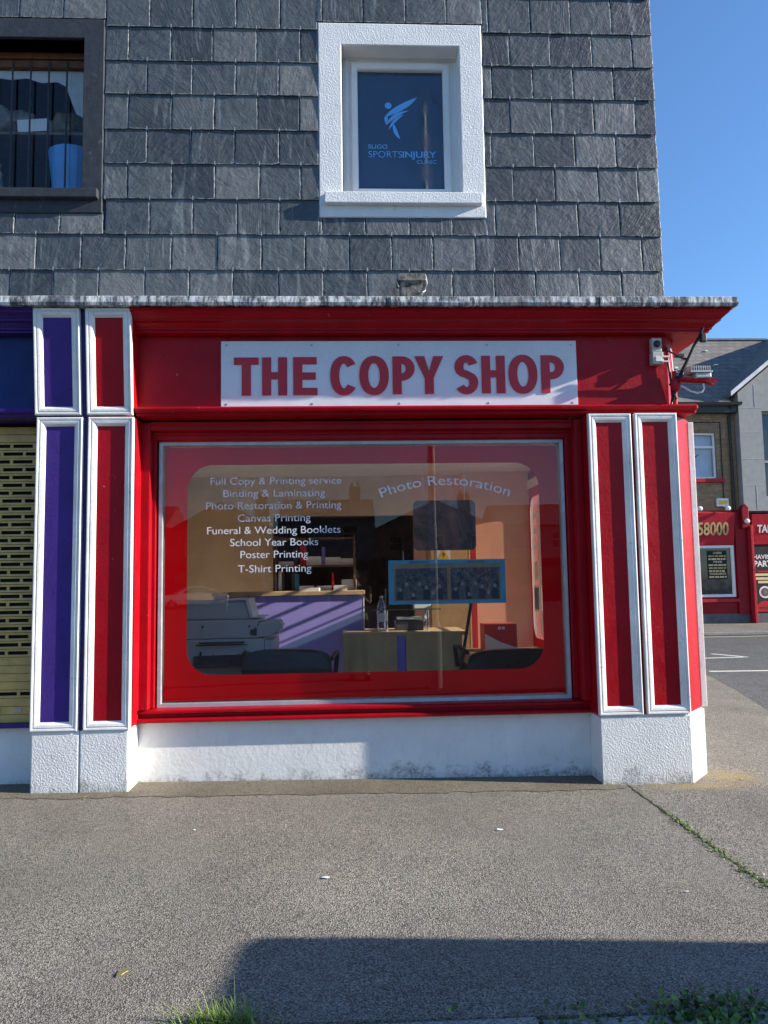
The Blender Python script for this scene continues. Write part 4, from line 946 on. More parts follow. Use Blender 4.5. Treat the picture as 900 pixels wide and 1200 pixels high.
tc = thing('tall_cabinet', 'tall tan cupboard with a door and red edge behind the posters', 'cupboard', (1.35, 4.8, FZ))
B().box(1.06, 1.60, 4.4, 4.745, FZ, 2.05, .004).build('cabinet_body', 'mdf', tc); B().box(1.62, 1.69, 4.38, 4.44, FZ, 2.05, .004).build('edge_post', 'cardred', tc)
B().box(1.09, 1.57, 4.375, 4.398, FZ+.05, 2.0, .003).build('cabinet_door', 'mdf', tc)
B().box(1.175, 1.345, 4.368, 4.373, 1.78, 1.965).build('warning_plate', 'label', tc)
b = B(); b.prism([(1.185, 4.367, 1.79), (1.335, 4.367, 1.79), (1.26, 4.367, 1.925)], (0, -.002, 0)); b.prism([(1.265, 4.3645, 1.885), (1.235, 4.3645, 1.845), (1.258, 4.3645, 1.845), (1.25, 4.3645, 1.805), (1.285, 4.3645, 1.855), (1.262, 4.3645, 1.855)], (0, -.001, 0), mi=1)
b.build('warning_sign', ['yellow', 'black'], tc)

# posters hung behind the glass
p1 = thing('hanging_poster', 'dark brown faded photograph print with rounded corners hanging above the blue poster', 'poster', (.80, .45, 1.745))
def rrect(x0, x1, z0, z1, r, y, n=5):
    o = []
    for cx, cz, a0 in ((x1-r, z1-r, 0), (x0+r, z1-r, 90), (x0+r, z0+r, 180), (x1-r, z0+r, 270)):
        for k in range(n+1): a = R(a0+90*k/n); o.append((cx+r*math.cos(a), y, cz+r*math.sin(a)))
    return o
b = B(); b.prism(rrect(.538, 1.045, 1.748, 2.155, .04, .45), (0, .006, 0)); b.build('print', 'posterbrown', p1)
p2 = thing('hanging_poster', 'blue bordered before and after poster of two grey photographs hanging in the window', 'poster', (.80, .45, 1.315))
B().box(.328, 1.277, .45, .456, 1.317, 1.672).build('print', 'posterblue', p2); B().box(.372, 1.235, .4475, .4492, 1.345, 1.640).build('border', 'sepia', p2)
B().box(.385, .80, .445, .4472, 1.352, 1.605).build('photograph', 'photo1', p2); B().box(.832, 1.225, .445, .4472, 1.352, 1.605).build('photograph', 'photo2', p2)
for x0_ in (.39, .84):
    b = B(); rnd_ = random.Random(5)
    for k in range(7):
        x = x0_+.03+.053*k; h_ = 1.43+.05*math.sin(k*2.3)+rnd_.uniform(-.02, .02); r_ = .013
        b.prism([(x+r_*math.cos(a*.7), .4448, h_+1.25*r_*math.sin(a*.7)) for a in range(9)], (0, -.0006, 0), mi=0)
        b.prism([(x-.026, .4449, 1.353), (x+.026, .4449, 1.353), (x+.024, .4449, h_-.03), (x+.009, .4449, h_-.014), (x-.009, .4449, h_-.014), (x-.024, .4449, h_-.03)], (0, -.0005, 0), mi=k % 2+1)
    b.build('printed_figures', ['greyfig', 'darkfig', 'palefig'], p2)
b = B(); b.text('BEFORE', .50, .66, 1.646, .016, .449, .001); b.text('AFTER', .97, 1.11, 1.646, .016, .449, .001); b.build('caption', 'copierdark', p2)
for P_, x0, x1, z0, z1 in ((p1, .62, .96, 2.15, 2.72), (p2, .45, 1.15, 1.67, 1.74)):
    B().cyl((x0, .453, z0), (x0, .453, z1), .0015, n=5).cyl((x1, .453, z0), (x1, .453, z1), .0015, n=5).build('hanging_string', 'label', P_)

# ------------------------------------------------------------------ across the side street
fb = thing('brick_building', 'buff brick two-storey takeaway with grey tiled roof across the side street', 'building', (9.5, 20, 0))
b = B(); wall_with_holes(b, 3.0, 12.50, 3.60, 7.0, 18.5, 18.8, [(10.55, 11.86, 4.62, 6.12)]); b.box(3.0, 12.5, 18.8, 27.5, 3.6, 7.0); b.build('wall', 'brick', fb)
b = B(); b.prism([(2.8, 18.6, 6.95), (2.8, 27.8, 6.93), (2.8, 27.8, 7.05), (2.8, 22.9, 10.52), (2.8, 18.6, 7.33)], (13.4, 0, 0)); b.prism([(2.8, 18.2, 6.93), (2.8, 18.6, 6.95), (2.8, 18.6, 7.33), (2.8, 18.2, 7.05)], (9.5, 0, 0)); b.build('roof', 'rtile', fb)
B().tube([(2.8, 22.9, 10.53), (16.2, 22.9, 10.53)], .09, 8).build('ridge_tiles', 'greyplinth', fb)
b = B()
for k in range(8):
    a = random.uniform(11.0, 13.6); u = random.uniform(.2, .8); b.box(a, a+.12, 18.2+4.7*u-.03, 18.2+4.7*u+.1, 7.09+3.47*u, 7.13+3.47*u)
b.box(12.05, 12.3, 21.4, 21.6, 9.48, 9.58, .01, mi=1); b.build('roof_debris', ['label', 'black'], fb)
b = B(); b.sweep([(-.07, 0), (-.05, -.09), (.05, -.09), (.07, 0), (.05, .0), (-.05, .0)], [lambda y, z: (2.8, 18.15+y, 7.03+z), lambda y, z: (12.6, 18.15+y, 7.03+z)]); b.box(2.8, 12.6, 18.25, 18.5, 6.72, 6.93); b.build('gutter', 'black', fb)
b = B(); b.tube([(12.28, 18.15, 6.98), (12.30, 18.35, 6.75), (12.30, 18.43, 6.6), (12.32, 18.43, 3.6)], .045); b.build('downpipe', 'black', fb)
wn_ = B(); wn_.frame(10.56, 11.85, 4.63, 6.11, [(0, .0), (0, -.06), (.06, -.06), (.06, 0)], lambda x, y, z: (x, 18.62+y, z)); wn_.box(10.62, 11.79, 18.57, 18.62, 5.62, 5.69)
wn_ = wn_.build('window', 'pvc', fb); B().box(10.6, 11.82, 18.63, 18.636, 4.68, 6.08).build('pane', 'glass', wn_)
b = B(); x = 10.6
while x < 11.8: b.box(x, x+.095, 18.70, 18.71, 4.66, 6.09); x += .1
b.build('vertical_blind', 'blind', wn_)
b = B(); b.prism([(11.0, 18.66, 5.2), (11.35, 18.66, 5.45), (11.36, 18.66, 5.42), (11.2, 18.66, 5.3), (11.25, 18.66, 5.05), (11.2, 18.66, 5.05)], (0, .01, 0)); b.build('window_ornament', 'black', wn_)
B().box(10.4, 12.05, 18.38, 18.56, 4.50, 4.62, .01).build('window_sill', 'fred', fb)
b = B(); x = 10.45
while x < 12.0: b.box(x, x+.068, 18.488, 18.56, 6.14, 6.42, .004); x += .075
b.build('window_arch', 'brick', fb)
b = B(); b.tube([(12.02, 18.48, 3.65), (12.02, 18.48, 6.45), (10.5, 18.48, 6.45)], .018); b.build('wall_cable', 'cable', fb)
b = B(); b.box(11.76, 12.14, 18.40, 18.498, 3.72, 3.98, .02); b.build('alarm_box', 'label', fb); b = B(); b.box(11.80, 12.10, 18.392, 18.399, 3.79, 3.91, .01); b.build('alarm_band', 'yellow', fb)
tk = thing('takeaway_shopfront', 'dark red takeaway shopfront with gold phone number on its fascia', 'shopfront', (9.5, 18.45, 0))
b = B(); b.prism([(3.0, 18.22, 3.50), (3.0, 18.5, 3.60), (3.0, 18.5, 2.50), (3.0, 18.38, 2.50)], (9.22, 0, 0)); b.build('fascia', 'fred', tk)
b = B(); b.text('58000', 11.02, 12.02, 2.80, .43, 18.285, .02, .02, T=lambda x, y, z: (x, y+(3.0-z)*.14+.0, z)); b.build('number_lettering', 'gold', tk)
b = B(); wall_with_holes(b, 3.0, 12.60, .32, 2.52, 18.42, 18.8, [(10.4, 12.2, .9, 2.46)]); b.box(3.0, 12.6, 18.5, 18.8, 2.52, 3.6); b.build('front', 'darkred', tk)
wf2 = B(); wf2.frame(10.4, 12.21, .86, 2.48, [(0, 0), (0, -.06), (.07, -.06), (.09, -.02), (.09, 0)], lambda x, y, z: (x, 18.46+y, z)); wf2 = wf2.build('shop_window', 'pvc', tk)
B().box(10.48, 12.14, 18.47, 18.476, .92, 2.42).build('pane', 'winglass', wf2)
B().box(11.37, 11.99, 18.45, 18.458, 1.42, 2.32).build('menu_poster', 'dark', wf2)
b = B()
rw = ['CHEESE', '', '', 'FREE', '', '', '', 'INGREDIENTS', '']
for k, t_ in enumerate(rw):
    z = 2.215-.094*k
    if t_: b.text(t_, 11.42 if len(t_) > 7 else 11.56, 11.95 if len(t_) > 7 else 11.84, z, .066, 18.4495, .002, .02, mi=0)
    else:
        x = 11.40
        while x < 11.9: w_ = random.uniform(.05, .16); b.box(x, min(x+w_, 11.96), 18.447, 18.4495, z, z+.05, mi=k % 2); x += w_+.025
b.build('menu_lettering', ['cream', 'gold'], wf2)
B().box(10.3, 12.3, 18.33, 18.45, .70, .80, .01).build('window_sill', 'fred', tk)
b = B(); b.box(3.0, 12.62, 18.40, 18.8, -.05, .33); b.build('plinth', 'greyplinth', tk)
b = B(); b.box(12.26, 12.62, 18.34, 18.5, .33, 3.55, .01); b.box(12.42, 12.66, 18.18, 18.4, 3.0, 3.62, .03); b.prism([(12.42, 18.18, 3.62), (12.66, 18.18, 3.62), (12.54, 18.18, 3.78)], (0, .22, 0)); b.build('pilaster', 'darkred', tk)
for x, y in ((11.95, 18.1), (11.05, 18.1), (12.55, 18.12)): b = B(); b.ball((x, y, 3.63 if x < 12.5 else 3.22), .085, .07, .075); b.cyl((x, y, 3.63 if x < 12.5 else 3.22), (x, 18.5, 3.75 if x < 12.5 else 3.3), .015); b.build('spot_lamp', 'label', tk)
b = B(); b.box(12.66, 12.74, 18.15, 18.5, -.02, 3.1, .01); b.build('dividing_post', 'fred', tk)
gb = thing('grey_building', 'grey stone-clad gabled building at the right edge of the photo', 'building', (16, 20, 0))
b = B(); gz0, gx0, gx1 = 7.35, 12.52, 20.0; apex = (gx0+gx1)/2
wall_with_holes(b, gx0, gx1, 3.55, gz0, 18.2, 18.6, [(13.27, 14.9, 3.95, 6.75)])
b.prism([(gx0, 18.2, gz0), (gx1, 18.2, gz0), (apex, 18.2, gz0+3.0)], (0, .4, 0)); b.box(gx0, gx0+.3, 18.6, 27, 3.55, gz0); b.box(gx1-.3, gx1, 18.6, 27, 3.55, gz0)
b.build('wall', 'ashlar', gb)
b = B()
for z in (4.35, 5.2, 6.05, 6.85): b.box(gx0+.003, 13.265, 18.194, 18.21, z, z+.016)
for z0, z1, x in ((6.87, 7.6, 13.05), (3.6, 4.35, 12.95)): b.box(x, x+.016, 18.194, 18.21, z0, z1)
b.build('stone_joints', 'joint', gb)
b = B(); b.prism([(gx0-.25, 18.12, gz0-.12), (apex, 18.12, gz0+3.05), (gx1+.25, 18.12, gz0-.12), (gx1+.25, 18.12, gz0+.03), (apex, 18.12, gz0+3.22), (gx0-.25, 18.12, gz0+.03)], (0, 9, 0)); b.build('roof', 'rtile', gb)
b = B()
for s_, x0 in ((1, gx0-.27), (-1, gx1+.27)): b.prism([(x0, 18.08, gz0-.13), (apex, 18.08, gz0+3.07), (apex, 18.08, gz0+3.20), (x0, 18.08, gz0+.02)], (0, .035, 0))
b.build('bargeboard', 'white', gb)
b = B(); b.frame(13.275, 14.89, 3.955, 6.74, [(0, .1), (0, 0), (.07, 0), (.07, .1)], lambda x, y, z: (x, 18.35+y, z)); b.box(13.34, 14.83, 18.36, 18.42, 5.1, 5.17); o = b.build('window', 'ashlar', gb); B().box(13.3, 14.87, 18.42, 18.43, 3.98, 6.72).build('pane', 'winglass', o)
g2 = thing('takeaway_shopfront', 'red takeaway shopfront with white lettering and a black party poster, under the grey building', 'shopfront', (16, 18.4, 0))
b = B(); b.prism([(12.76, 18.18, 3.42), (12.76, 18.45, 3.5), (12.76, 18.45, 2.5), (12.76, 18.34, 2.5)], (7.2, 0, 0)); b.build('fascia', 'fred', g2)
b = B(); b.text('TAKE', 12.93, 13.55, 2.86, .26, 18.262, .02, .03, T=lambda x, y, z: (x, y+(3.0-z)*.14, z)); b.build('fascia_lettering', 'cardwhite', g2)
B().box(12.74, 20, 18.40, 18.6, .33, 3.5).build('front', 'darkred', g2); B().box(12.74, 20, 18.38, 18.6, -.05, .33).build('plinth', 'greyplinth', g2)
B().box(12.6, 20, 18.30, 18.6, 3.50, 3.56, .01).build('capping', 'greyplinth', g2)
pp = thing('party_poster', 'tall black poster with PARTY lettering, yellow lines and round badge on the takeaway front', 'poster', (13.3, 18.38, .35))
B().box(12.78, 13.85, 18.372, 18.395, .36, 2.46).build('poster_board', 'dark', pp)
b = B(); b.text('HAVING A', 12.82, 13.7, 2.03, .15, 18.371, .003, .02); b.text("PARTY?", 12.82, 13.62, 1.79, .20, 18.371, .003, .03); b.build('poster_lettering', 'cardwhite', pp)
for z, x0 in ((1.50, 12.84), (1.38, 12.86), (1.27, 12.92)): B().box(x0, 13.7, 18.367, 18.371, z, z+.075).build('yellow_line', 'cream', pp)
b = B(); b.box(12.92, 13.6, 18.368, 18.371, 1.615, 1.665); b.prism([(12.80, 18.371, .38), (12.80, 18.371, .56), (13.0, 18.371, .70), (13.12, 18.371, .72), (13.3, 18.371, .68), (13.6, 18.371, .55), (13.84, 18.371, .52), (13.84, 18.371, .38)], (0, -.003, 0)); b.build('red_shape', 'fred', pp)
b = B(); b.lathe((0, 0, 0), [(.19, 0), (.19, .004)], 28); b.lathe((0, 0, .004), [(.135, 0), (.135, .003)], 24, mi=1); b.lathe((0, 0, .0072), [(.07, 0), (.07, .003)], 18, mi=2)
b.xf(Matrix.Translation((13.13, 18.371, .99)) @ Matrix.Rotation(R(90), 4, 'X')).build('round_badge', ['cardwhite', 'greyplinth', 'sepia'], pp)
b = B(); x = 12.92
while x < 13.7: w_ = random.uniform(.02, .07); b.box(x, x+w_, 18.3665, 18.3675, .46+random.uniform(-.02, .02), .53); x += w_+random.uniform(.01, .04)
b.build('scribble', 'dark', pp)

# ------------------------------------------------------------------ what the window glass mirrors: far side of the open junction
def house(x, w, h, m, gable, lab, ridge=2.0):
    y = -50.0; t = thing('terraced_house', lab, 'building', (x+w/2, y-4, 0), 'houses facing the shop across the junction')
    nb = max(2, int(w/3)); holes = []
    for k in range(nb):
        cx = x+w*(k+.5)/nb; holes.append((cx-.55, cx+.55, max(3.2, h-1.6), h-.35))
    b = B(); wall_with_holes(b, x, x+w, 3.1, h, y-.35, y, holes); b.box(x, x+w, y-9, y-8.7, -.06, h); b.box(x, x+.3, y-8.7, y-.35, -.06, h); b.box(x+w-.3, x+w, y-8.7, y-.35, -.06, h)
    if gable: b.prism([(x, y, h), (x+w, y, h), (x+w/2, y, h+ridge)], (0, -.35, 0))
    b.build('wall', m, t)
    b = B()
    if gable: b.prism([(x-.15, y+.1, h-.1), (x+w/2, y+.1, h+ridge), (x+w+.15, y+.1, h-.1), (x+w+.15, y+.1, h+.1), (x+w/2, y+.1, h+ridge+.2), (x-.15, y+.1, h+.1)], (0, -9.3, 0))
    else: b.prism([(x, y+.25, h), (x, y+.25, h+.1), (x, y-4.5, h+ridge), (x, y-9.2, h+.1), (x, y-9.2, h)], (w, 0, 0))
    b.build('roof', 'rtile', t)
    b = B(); cx = x+w*.8; b.box(cx-.45, cx+.45, y-4.9, y-4.1, h+ridge*.4, h+ridge+1.0, .02)
    for k in (-.22, .22): b.cyl((cx+k, y-4.5, h+ridge+1.0), (cx+k, y-4.5, h+ridge+1.35), .13, .11)
    b.build('chimney', m, t)
    for a, c_, d, e in holes:
        f = B(); f.frame(a, c_, d, e, [(0, 0), (0, .06), (.07, .06), (.07, 0)], lambda X, Y, Zz: (X, y-.2+Y, Zz)); f.box(a+.07, c_-.07, y-.19, y-.15, (d+e)/2, (d+e)/2+.06); f = f.build('window', 'pvc', t)
        B().box(a+.03, c_-.03, y-.23, y-.22, d+.03, e-.03).build('pane', 'winglass', f)
    b = B(); wall_with_holes(b, x+.1, x+w-.1, -.06, 3.1, y-.35, y+.05, [(x+.6, x+w-2.0, .6, 2.4), (x+w-1.6, x+w-.6, -.06, 2.4)]); b.build('shop_front', 'darkwood', t)
    B().box(x+.6, x+w-2.0, y-.2, y-.18, .6, 2.4).build('shop_pane', 'winglass', t); B().box(x+w-1.6, x+w-.6, y-.2, y-.14, -.06, 2.4).build('door', 'cardred' if gable else 'oak', t)
for a in ((-34, 10, 5.2, 'h2', False, 'grey rendered house at the far left of the row across the junction'), (-24, 11, 5.5, 'h1', False, 'long cream rendered house across the junction'), (-13, 8.0, 5.2, 'h3', True, 'brown gabled house across the junction'),
          (-5, 7, 6.0, 'h2', False, 'grey house with slate roof between the brown gable and the terracotta one'), (2, 9, 5.2, 'h4', True, 'terracotta gabled house across the junction'), (11, 12, 5.4, 'h1', False, 'cream house to the right of the terracotta gable across the junction'), (23, 12, 5.5, 'h3', False, 'tall brown house at the far right of the row across the junction')): house(*a)

def wheel(parent, x, y, r, w, side, z0=-.06):
    b = B(); b.lathe((0, 0, 0), [(r*.62, -w/2), (r*.93, -w/2), (r, -w*.3), (r, w*.3), (r*.93, w/2), (r*.62, w/2)], 28); t = b.xf(Matrix.Translation((x, y, z0+r)) @ Matrix.Rotation(R(90), 4, 'X')).build('wheel', 'rubber', parent)
    b = B(); b.lathe((0, 0, 0), [(r*.62, -.02), (r*.62, .02)], 24, mi=1)
    for k in range(7):
        a = 2*math.pi*k/7; b.prism([(r*.1*math.cos(a+1.2), r*.1*math.sin(a+1.2), 0), (r*.62*math.cos(a-.12), r*.62*math.sin(a-.12), 0), (r*.62*math.cos(a+.22), r*.62*math.sin(a+.22), 0), (r*.1*math.cos(a+2), r*.1*math.sin(a+2), 0)], (0, 0, .04))
    b.lathe((0, 0, 0), [(r*.16, .0), (r*.16, .05)], 14)
    b.xf(Matrix.Translation((x, y+side*w*.42, z0+r)) @ Matrix.Rotation(R(-90*side), 4, 'X')).build('rim', ['alu', 'black'], t)
def loft(b, secs, mi=0):
    """secs: list of equal-length rings of 3D points"""
    rg = [[b.bm.verts.new(p) for p in s_] for s_ in secs]; n = len(rg[0]); fs = []
    for A, C in zip(rg, rg[1:]):
        for k in range(n): fs.append(b.bm.faces.new((A[k], A[(k+1) % n], C[(k+1) % n], C[k])))
    fs.append(b.bm.faces.new(rg[0][::-1])); fs.append(b.bm.faces.new(rg[-1])); b._setm(fs, mi)
car = thing('parked_car', 'silver saloon car on the far side of the junction, mirrored in the shop glass', 'car', (-10.3, -45.4, -.06))
# side silhouette of the body (front towards -x), widths per height
cx0, cyc = -12.55, -45.4
st_ = [(0, .45, .62, .62), (.10, .34, .74, .74), (.5, .26, .84, .86), (1.2, .24, .95, .90), (1.75, .24, 1.0, .90), (2.6, .24, 1.02, .90), (3.4, .24, 1.03, .90), (4.0, .26, 1.03, .88), (4.45, .34, 1.0, .82), (4.6, .5, .95, .74)]
b = B(); secs = []
for dx, zl, zh, hw in st_:
    zl -= .06; zh -= .06
    secs.append([(cx0+dx, cyc-hw, zl+.05), (cx0+dx, cyc-hw-.03, (zl+zh)/2), (cx0+dx, cyc-hw+.05, zh-.03), (cx0+dx, cyc-hw*.5, zh+.02), (cx0+dx, cyc+hw*.5, zh+.02), (cx0+dx, cyc+hw-.05, zh-.03), (cx0+dx, cyc+hw+.03, (zl+zh)/2), (cx0+dx, cyc+hw, zl+.05), (cx0+dx, cyc, zl)])
loft(b, secs); b.build('body', 'silver', car)
b = B(); secs = []
for dx, zz, hw in ((1.25, .0, .74), (2.0, .40, .64), (2.55, .47, .62), (3.1, .43, .62), (3.65, .22, .68), (4.15, .02, .74)):
    base = .92; secs.append([(cx0+dx, cyc-.76, base), (cx0+dx, cyc-hw, base+zz), (cx0+dx, cyc-hw*.5, base+zz+.03), (cx0+dx, cyc+hw*.5, base+zz+.03), (cx0+dx, cyc+hw, base+zz), (cx0+dx, cyc+.76, base)])
loft(b, secs); cab = b.build('cabin', 'silver', car)
for s_ in (-1, 1):
    b = B()
    for q in ([(1.6, .95), (2.12, 1.27), (2.6, 1.32), (2.62, .96)], [(2.7, .96), (2.68, 1.32), (3.1, 1.28), (3.62, 1.08), (3.8, .97)]):
        b.prism([(cx0+x, cyc+s_*(.79-(z-.92)*.26), z) for x, z in q], (0, -s_*.03, 0))
    b.build('side_window', 'winglass', cab)
    b = B(); b.prism([(cx0+.06, cyc+s_*.55, .46), (cx0+.25, cyc+s_*.80, .5), (cx0+.45, cyc+s_*.86, .64), (cx0+.12, cyc+s_*.6, .62)], (0, s_*.01, 0)); b.build('headlight', 'lampglass', car)
    b = B(); b.box(cx0+4.5, cx0+4.62, cyc+s_*.62-.12, cyc+s_*.62+.12, .70, .86, .01); b.build('tail_light', 'tail', car)
    for dx in (.92, 3.66): wheel(car, cx0+dx, cyc+s_*.80, .33, .22, s_)
car.rotation_euler.z = R(-24)
VAN_TURN = R(-5.2)
van = thing('parked_van', 'white van parked outside the right edge, casting the pavement shadow', 'van', (7.3, -4.0, -.06))
vx, vy = 4.43, -4.02
b = B(); secs = []
for dx, zl, zh, hw in ((0, .4, 2.03, .90), (.04, .35, 2.055, .93), (.3, .3, 2.06, .94), (1.5, .3, 2.08, .95), (3.2, .3, 2.07, .95), (3.7, .3, 1.98, .94), (4.35, .3, 1.25, .93), (4.9, .32, 1.05, .88), (5.05, .4, .85, .78)):
    zl -= .06; zh -= .06; r_ = .10
    secs.append([(vx+dx, vy-hw, zl), (vx+dx, vy-hw-.02, (zl+zh)/2), (vx+dx, vy-hw+.03, zh-r_), (vx+dx, vy-hw+.05, zh-.03), (vx+dx, vy-hw+.13, zh), (vx+dx, vy+hw-.13, zh), (vx+dx, vy+hw-.05, zh-.03), (vx+dx, vy+hw-.03, zh-r_), (vx+dx, vy+hw+.02, (zl+zh)/2), (vx+dx, vy+hw, zl)])
loft(b, secs); b.build('body', 'vanpaint', van)
for s_ in (-1, 1):
    b = B(); b.prism([(vx+3.0, vy+s_*.955, 1.15), (vx+4.2, vy+s_*.955, 1.15), (vx+3.72, vy+s_*.93, 1.75), (vx+3.0, vy+s_*.93, 1.75)], (0, s_*.012, 0)); b.build('side_window', 'winglass', van)
    b = B(); b.box(vx-.02, vx+.05, vy+s_*.84-.06, vy+s_*.84+.06, .75, 1.25, .01); b.build('tail_light', 'tail', van)
    for dx in (.85, 4.0): wheel(van, vx+dx, vy+s_*.86, .34, .2, s_)
    b = B(); b.box(vx+4.75, vx+5.0, vy+s_*.66-.16, vy+s_*.66+.16, .68, .86, .02); b.build('headlight', 'lampglass', van)
b = B(); b.prism([(vx+3.82, vy-.8, 1.82), (vx+3.82, vy+.8, 1.82), (vx+4.36, vy+.84, 1.24), (vx+4.36, vy-.84, 1.24)], (.03, 0, .03)); b.build('windscreen', 'winglass', van)
van.rotation_euler.z = VAN_TURN; van.location += Vector((-.094, -.27, 0))
lpst = thing('lamp_post', 'tall grey street lamp post mirrored as a pale line in the shop glass', 'lamp post', (1.28, -5.08, -.06))
B().lathe((1.28, -5.08, -.06), [(.10, 0), (.10, .9), (.06, .95), (.05, 5), (.042, 9.3)], 14).build('post', 'galv', lpst)
B().tube([(1.28, -5.08, 9.2), (1.45, -5.05, 9.1), (2.2, -5.0, 8.25), (2.45, -5.0, 8.05)], .03).build('arm', 'galv', lpst)
B().box(2.3, 2.9, -5.12, -4.88, 7.93, 8.05, .03).build('lantern', 'galv', lpst)
sp = thing('street_sign', 'small white sign with red lines on a post across the junction', 'sign', (-5.4, -44, -.06))
B().cyl((-5.4, -44, -.06), (-5.4, -44, 2.6), .05).build('post', 'galv', sp); b = B(); b.box(-5.35, -4.3, -43.94, -43.9, 1.2, 1.9, .01); b.box(-5.9, -4.9, -43.94, -43.9, 2.1, 2.6, .01); b.build('sign_plate', 'label', sp)
b = B()
for z in (1.72, 1.54, 1.36): b.box(-5.2, -4.45, -43.898, -43.894, z, z+.07)
b.build('red_lines', 'cardred', sp)
bo = tag(B().lathe((-7.6, -43, -.06), [(.06, 0), (.06, 1.0), (.07, 1.02), (.07, 1.1), (.04, 1.14)], 10).build('bollard', 'lampglass'), 'slim pale bollard across the junction, mirrored in the shop glass', 'bollard', 'bollards across the junction')
for x in (-3.0, -1.2, .6, 2.4): c = bo.copy(); col.objects.link(c); c.location.x = x

# ------------------------------------------------------------------ the photographer, seen only as a reflection
def skin_obj(name, chains, mat, parent, sub=2, root=0):
    V = []; E_ = []; Rr = []; idx = {}
    def vid(p, r):
        k = tuple(round(q, 4) for q in p)
        if k not in idx: idx[k] = len(V); V.append(Vector(p)-parent.location); Rr.append(r)
        return idx[k]
    for ch in chains:
        ids = [vid(p, r) for p, r in ch]; E_ += list(zip(ids, ids[1:]))
    me = bpy.data.meshes.new(name); me.from_pydata([tuple(v) for v in V], E_, []); o = bpy.data.objects.new(name, me); col.objects.link(o); o.parent = parent
    m = o.modifiers.new('skin', 'SKIN'); m.use_smooth_shade = True
    if not me.skin_vertices: me.attributes  # layer is made by the modifier below
    try:
        sv = me.skin_vertices[0].data
    except Exception:
        bm = bmesh.new(); bm.from_mesh(me); bm.verts.layers.skin.verify(); bm.to_mesh(me); bm.free(); sv = me.skin_vertices[0].data
    for i, r in enumerate(Rr): sv[i].radius = (r, r) if not isinstance(r, tuple) else r; sv[i].use_root = (i == root)
    s_ = o.modifiers.new('sub', 'SUBSURF'); s_.levels = sub; s_.render_levels = sub
    me.materials.append(MT[mat]); return o
PX, PY = .17, -6.22
pe = thing('person', 'person in dark shirt holding up a phone, mirrored in the shop glass', 'person', (PX, PY, -.06))
pel = (PX, PY, .90); chest = (PX+.0, PY+.01, 1.26); neck = (PX-.04, PY+.05, 1.46); hd = (PX-.10, PY+.10, 1.60)
def arm(sx, hand):
    sh = (PX+sx*.19-.02, PY+.02, 1.38); el_ = (PX+sx*.22-.05, PY+.12, 1.15); return sh, el_, hand
handR, handL = (.055, -5.935, 1.475), (-.085, -5.935, 1.475)
shR, elR, _ = arm(1, handR); shL, elL, _ = arm(-1, handL)
chains = [[(pel, .13), ((PX, PY, 1.08), .12), (chest, .14), (neck, .06), ((hd[0]+.02, hd[1]-.03, hd[2]-.06), .06), (hd, .085), ((hd[0]-.01, hd[1]+.0, hd[2]+.08), .07)]]
for sh, e_, h_, s_ in ((shR, elR, handR, 1), (shL, elL, handL, -1)):
    chains.append([(chest, .14), (sh, .065), (e_, .045), ((h_[0]+s_*.02, h_[1]-.05, h_[2]-.05), .028), (h_, .032)])
    for k in range(4):
        z = h_[2]+.035-.022*k; chains.append([(h_, .032), ((h_[0]+s_*.004, h_[1]+.025, z), .010), ((h_[0]-s_*.02, h_[1]+.035, z+.004), .009), ((h_[0]-s_*.035, h_[1]+.028, z+.004), .007)])
    chains.append([(h_, .032), ((h_[0]-s_*.005, h_[1]-.01, h_[2]+.03), .011), ((h_[0]-s_*.025, h_[1]-.012, h_[2]+.045), .009)])
for s_ in (-1, 1):
    chains.append([(pel, .13), ((PX+s_*.10, PY, .84), .09), ((PX+s_*.11, PY+.02, .46), .06), ((PX+s_*.12, PY-.01, .03), .042), ((PX+s_*.13, PY+.13, -.02), .035)])
skin_obj('body', chains, 'skin', pe)
b = B(); b.prism([(hd[0]-.012, hd[1]+.085, hd[2]+.02), (hd[0]+.012, hd[1]+.085, hd[2]+.02), (hd[0]+.016, hd[1]+.115, hd[2]-.02), (hd[0]-.016, hd[1]+.115, hd[2]-.02)], (0, -.02, -.01))
for s_ in (-1, 1): b.ball((hd[0]+s_*.03, hd[1]+.083, hd[2]+.028), .012, .008, .008, mi=1, n=8); b.ball((hd[0]+s_*.088, hd[1]-.005, hd[2]+.0), .012, .025, .035, n=8)
b.box(hd[0]-.025, hd[0]+.025, hd[1]+.075, hd[1]+.088, hd[2]-.055, hd[2]-.045, .003, mi=2); b.build('face', ['skin', 'black', 'fred'], pe)
skin_obj('shirt', [[((PX, PY, .92), .155), ((PX, PY, 1.08), .15), (chest, .165), ((PX-.02, PY+.03, 1.40), .09)], [(chest, .165), (shR, .085), ((elR[0]*.6+shR[0]*.4, elR[1]*.6+shR[1]*.4, elR[2]*.6+shR[2]*.4), .07)], [(chest, .165), (shL, .085), ((elL[0]*.6+shL[0]*.4, elL[1]*.6+shL[1]*.4, elL[2]*.6+shL[2]*.4), .07)]], 'shirt', pe)
skin_obj('trousers', [[((PX, PY, .95), .145), ((PX, PY, .88), .145)]]+[[((PX, PY, .88), .145), ((PX+s_*.10, PY, .80), .105), ((PX+s_*.11, PY+.02, .46), .078), ((PX+s_*.12, PY-.01, .06), .062)] for s_ in (-1, 1)], 'denim', pe)
b = B(); b.ball((hd[0], hd[1]-.025, hd[2]+.055), .098, .098, .085); b.build('hair', 'hair', pe, smooth=True)
for s_ in (-1, 1): b = B(); b.box(PX+s_*.125-.05, PX+s_*.125+.05, PY-.09, PY+.19, -.06, .03, .025); b.build('shoe', 'black', pe)
ph = thing('phone', 'phone held up by the person, mirrored in the shop glass', 'phone', (0, -5.90, 1.44))
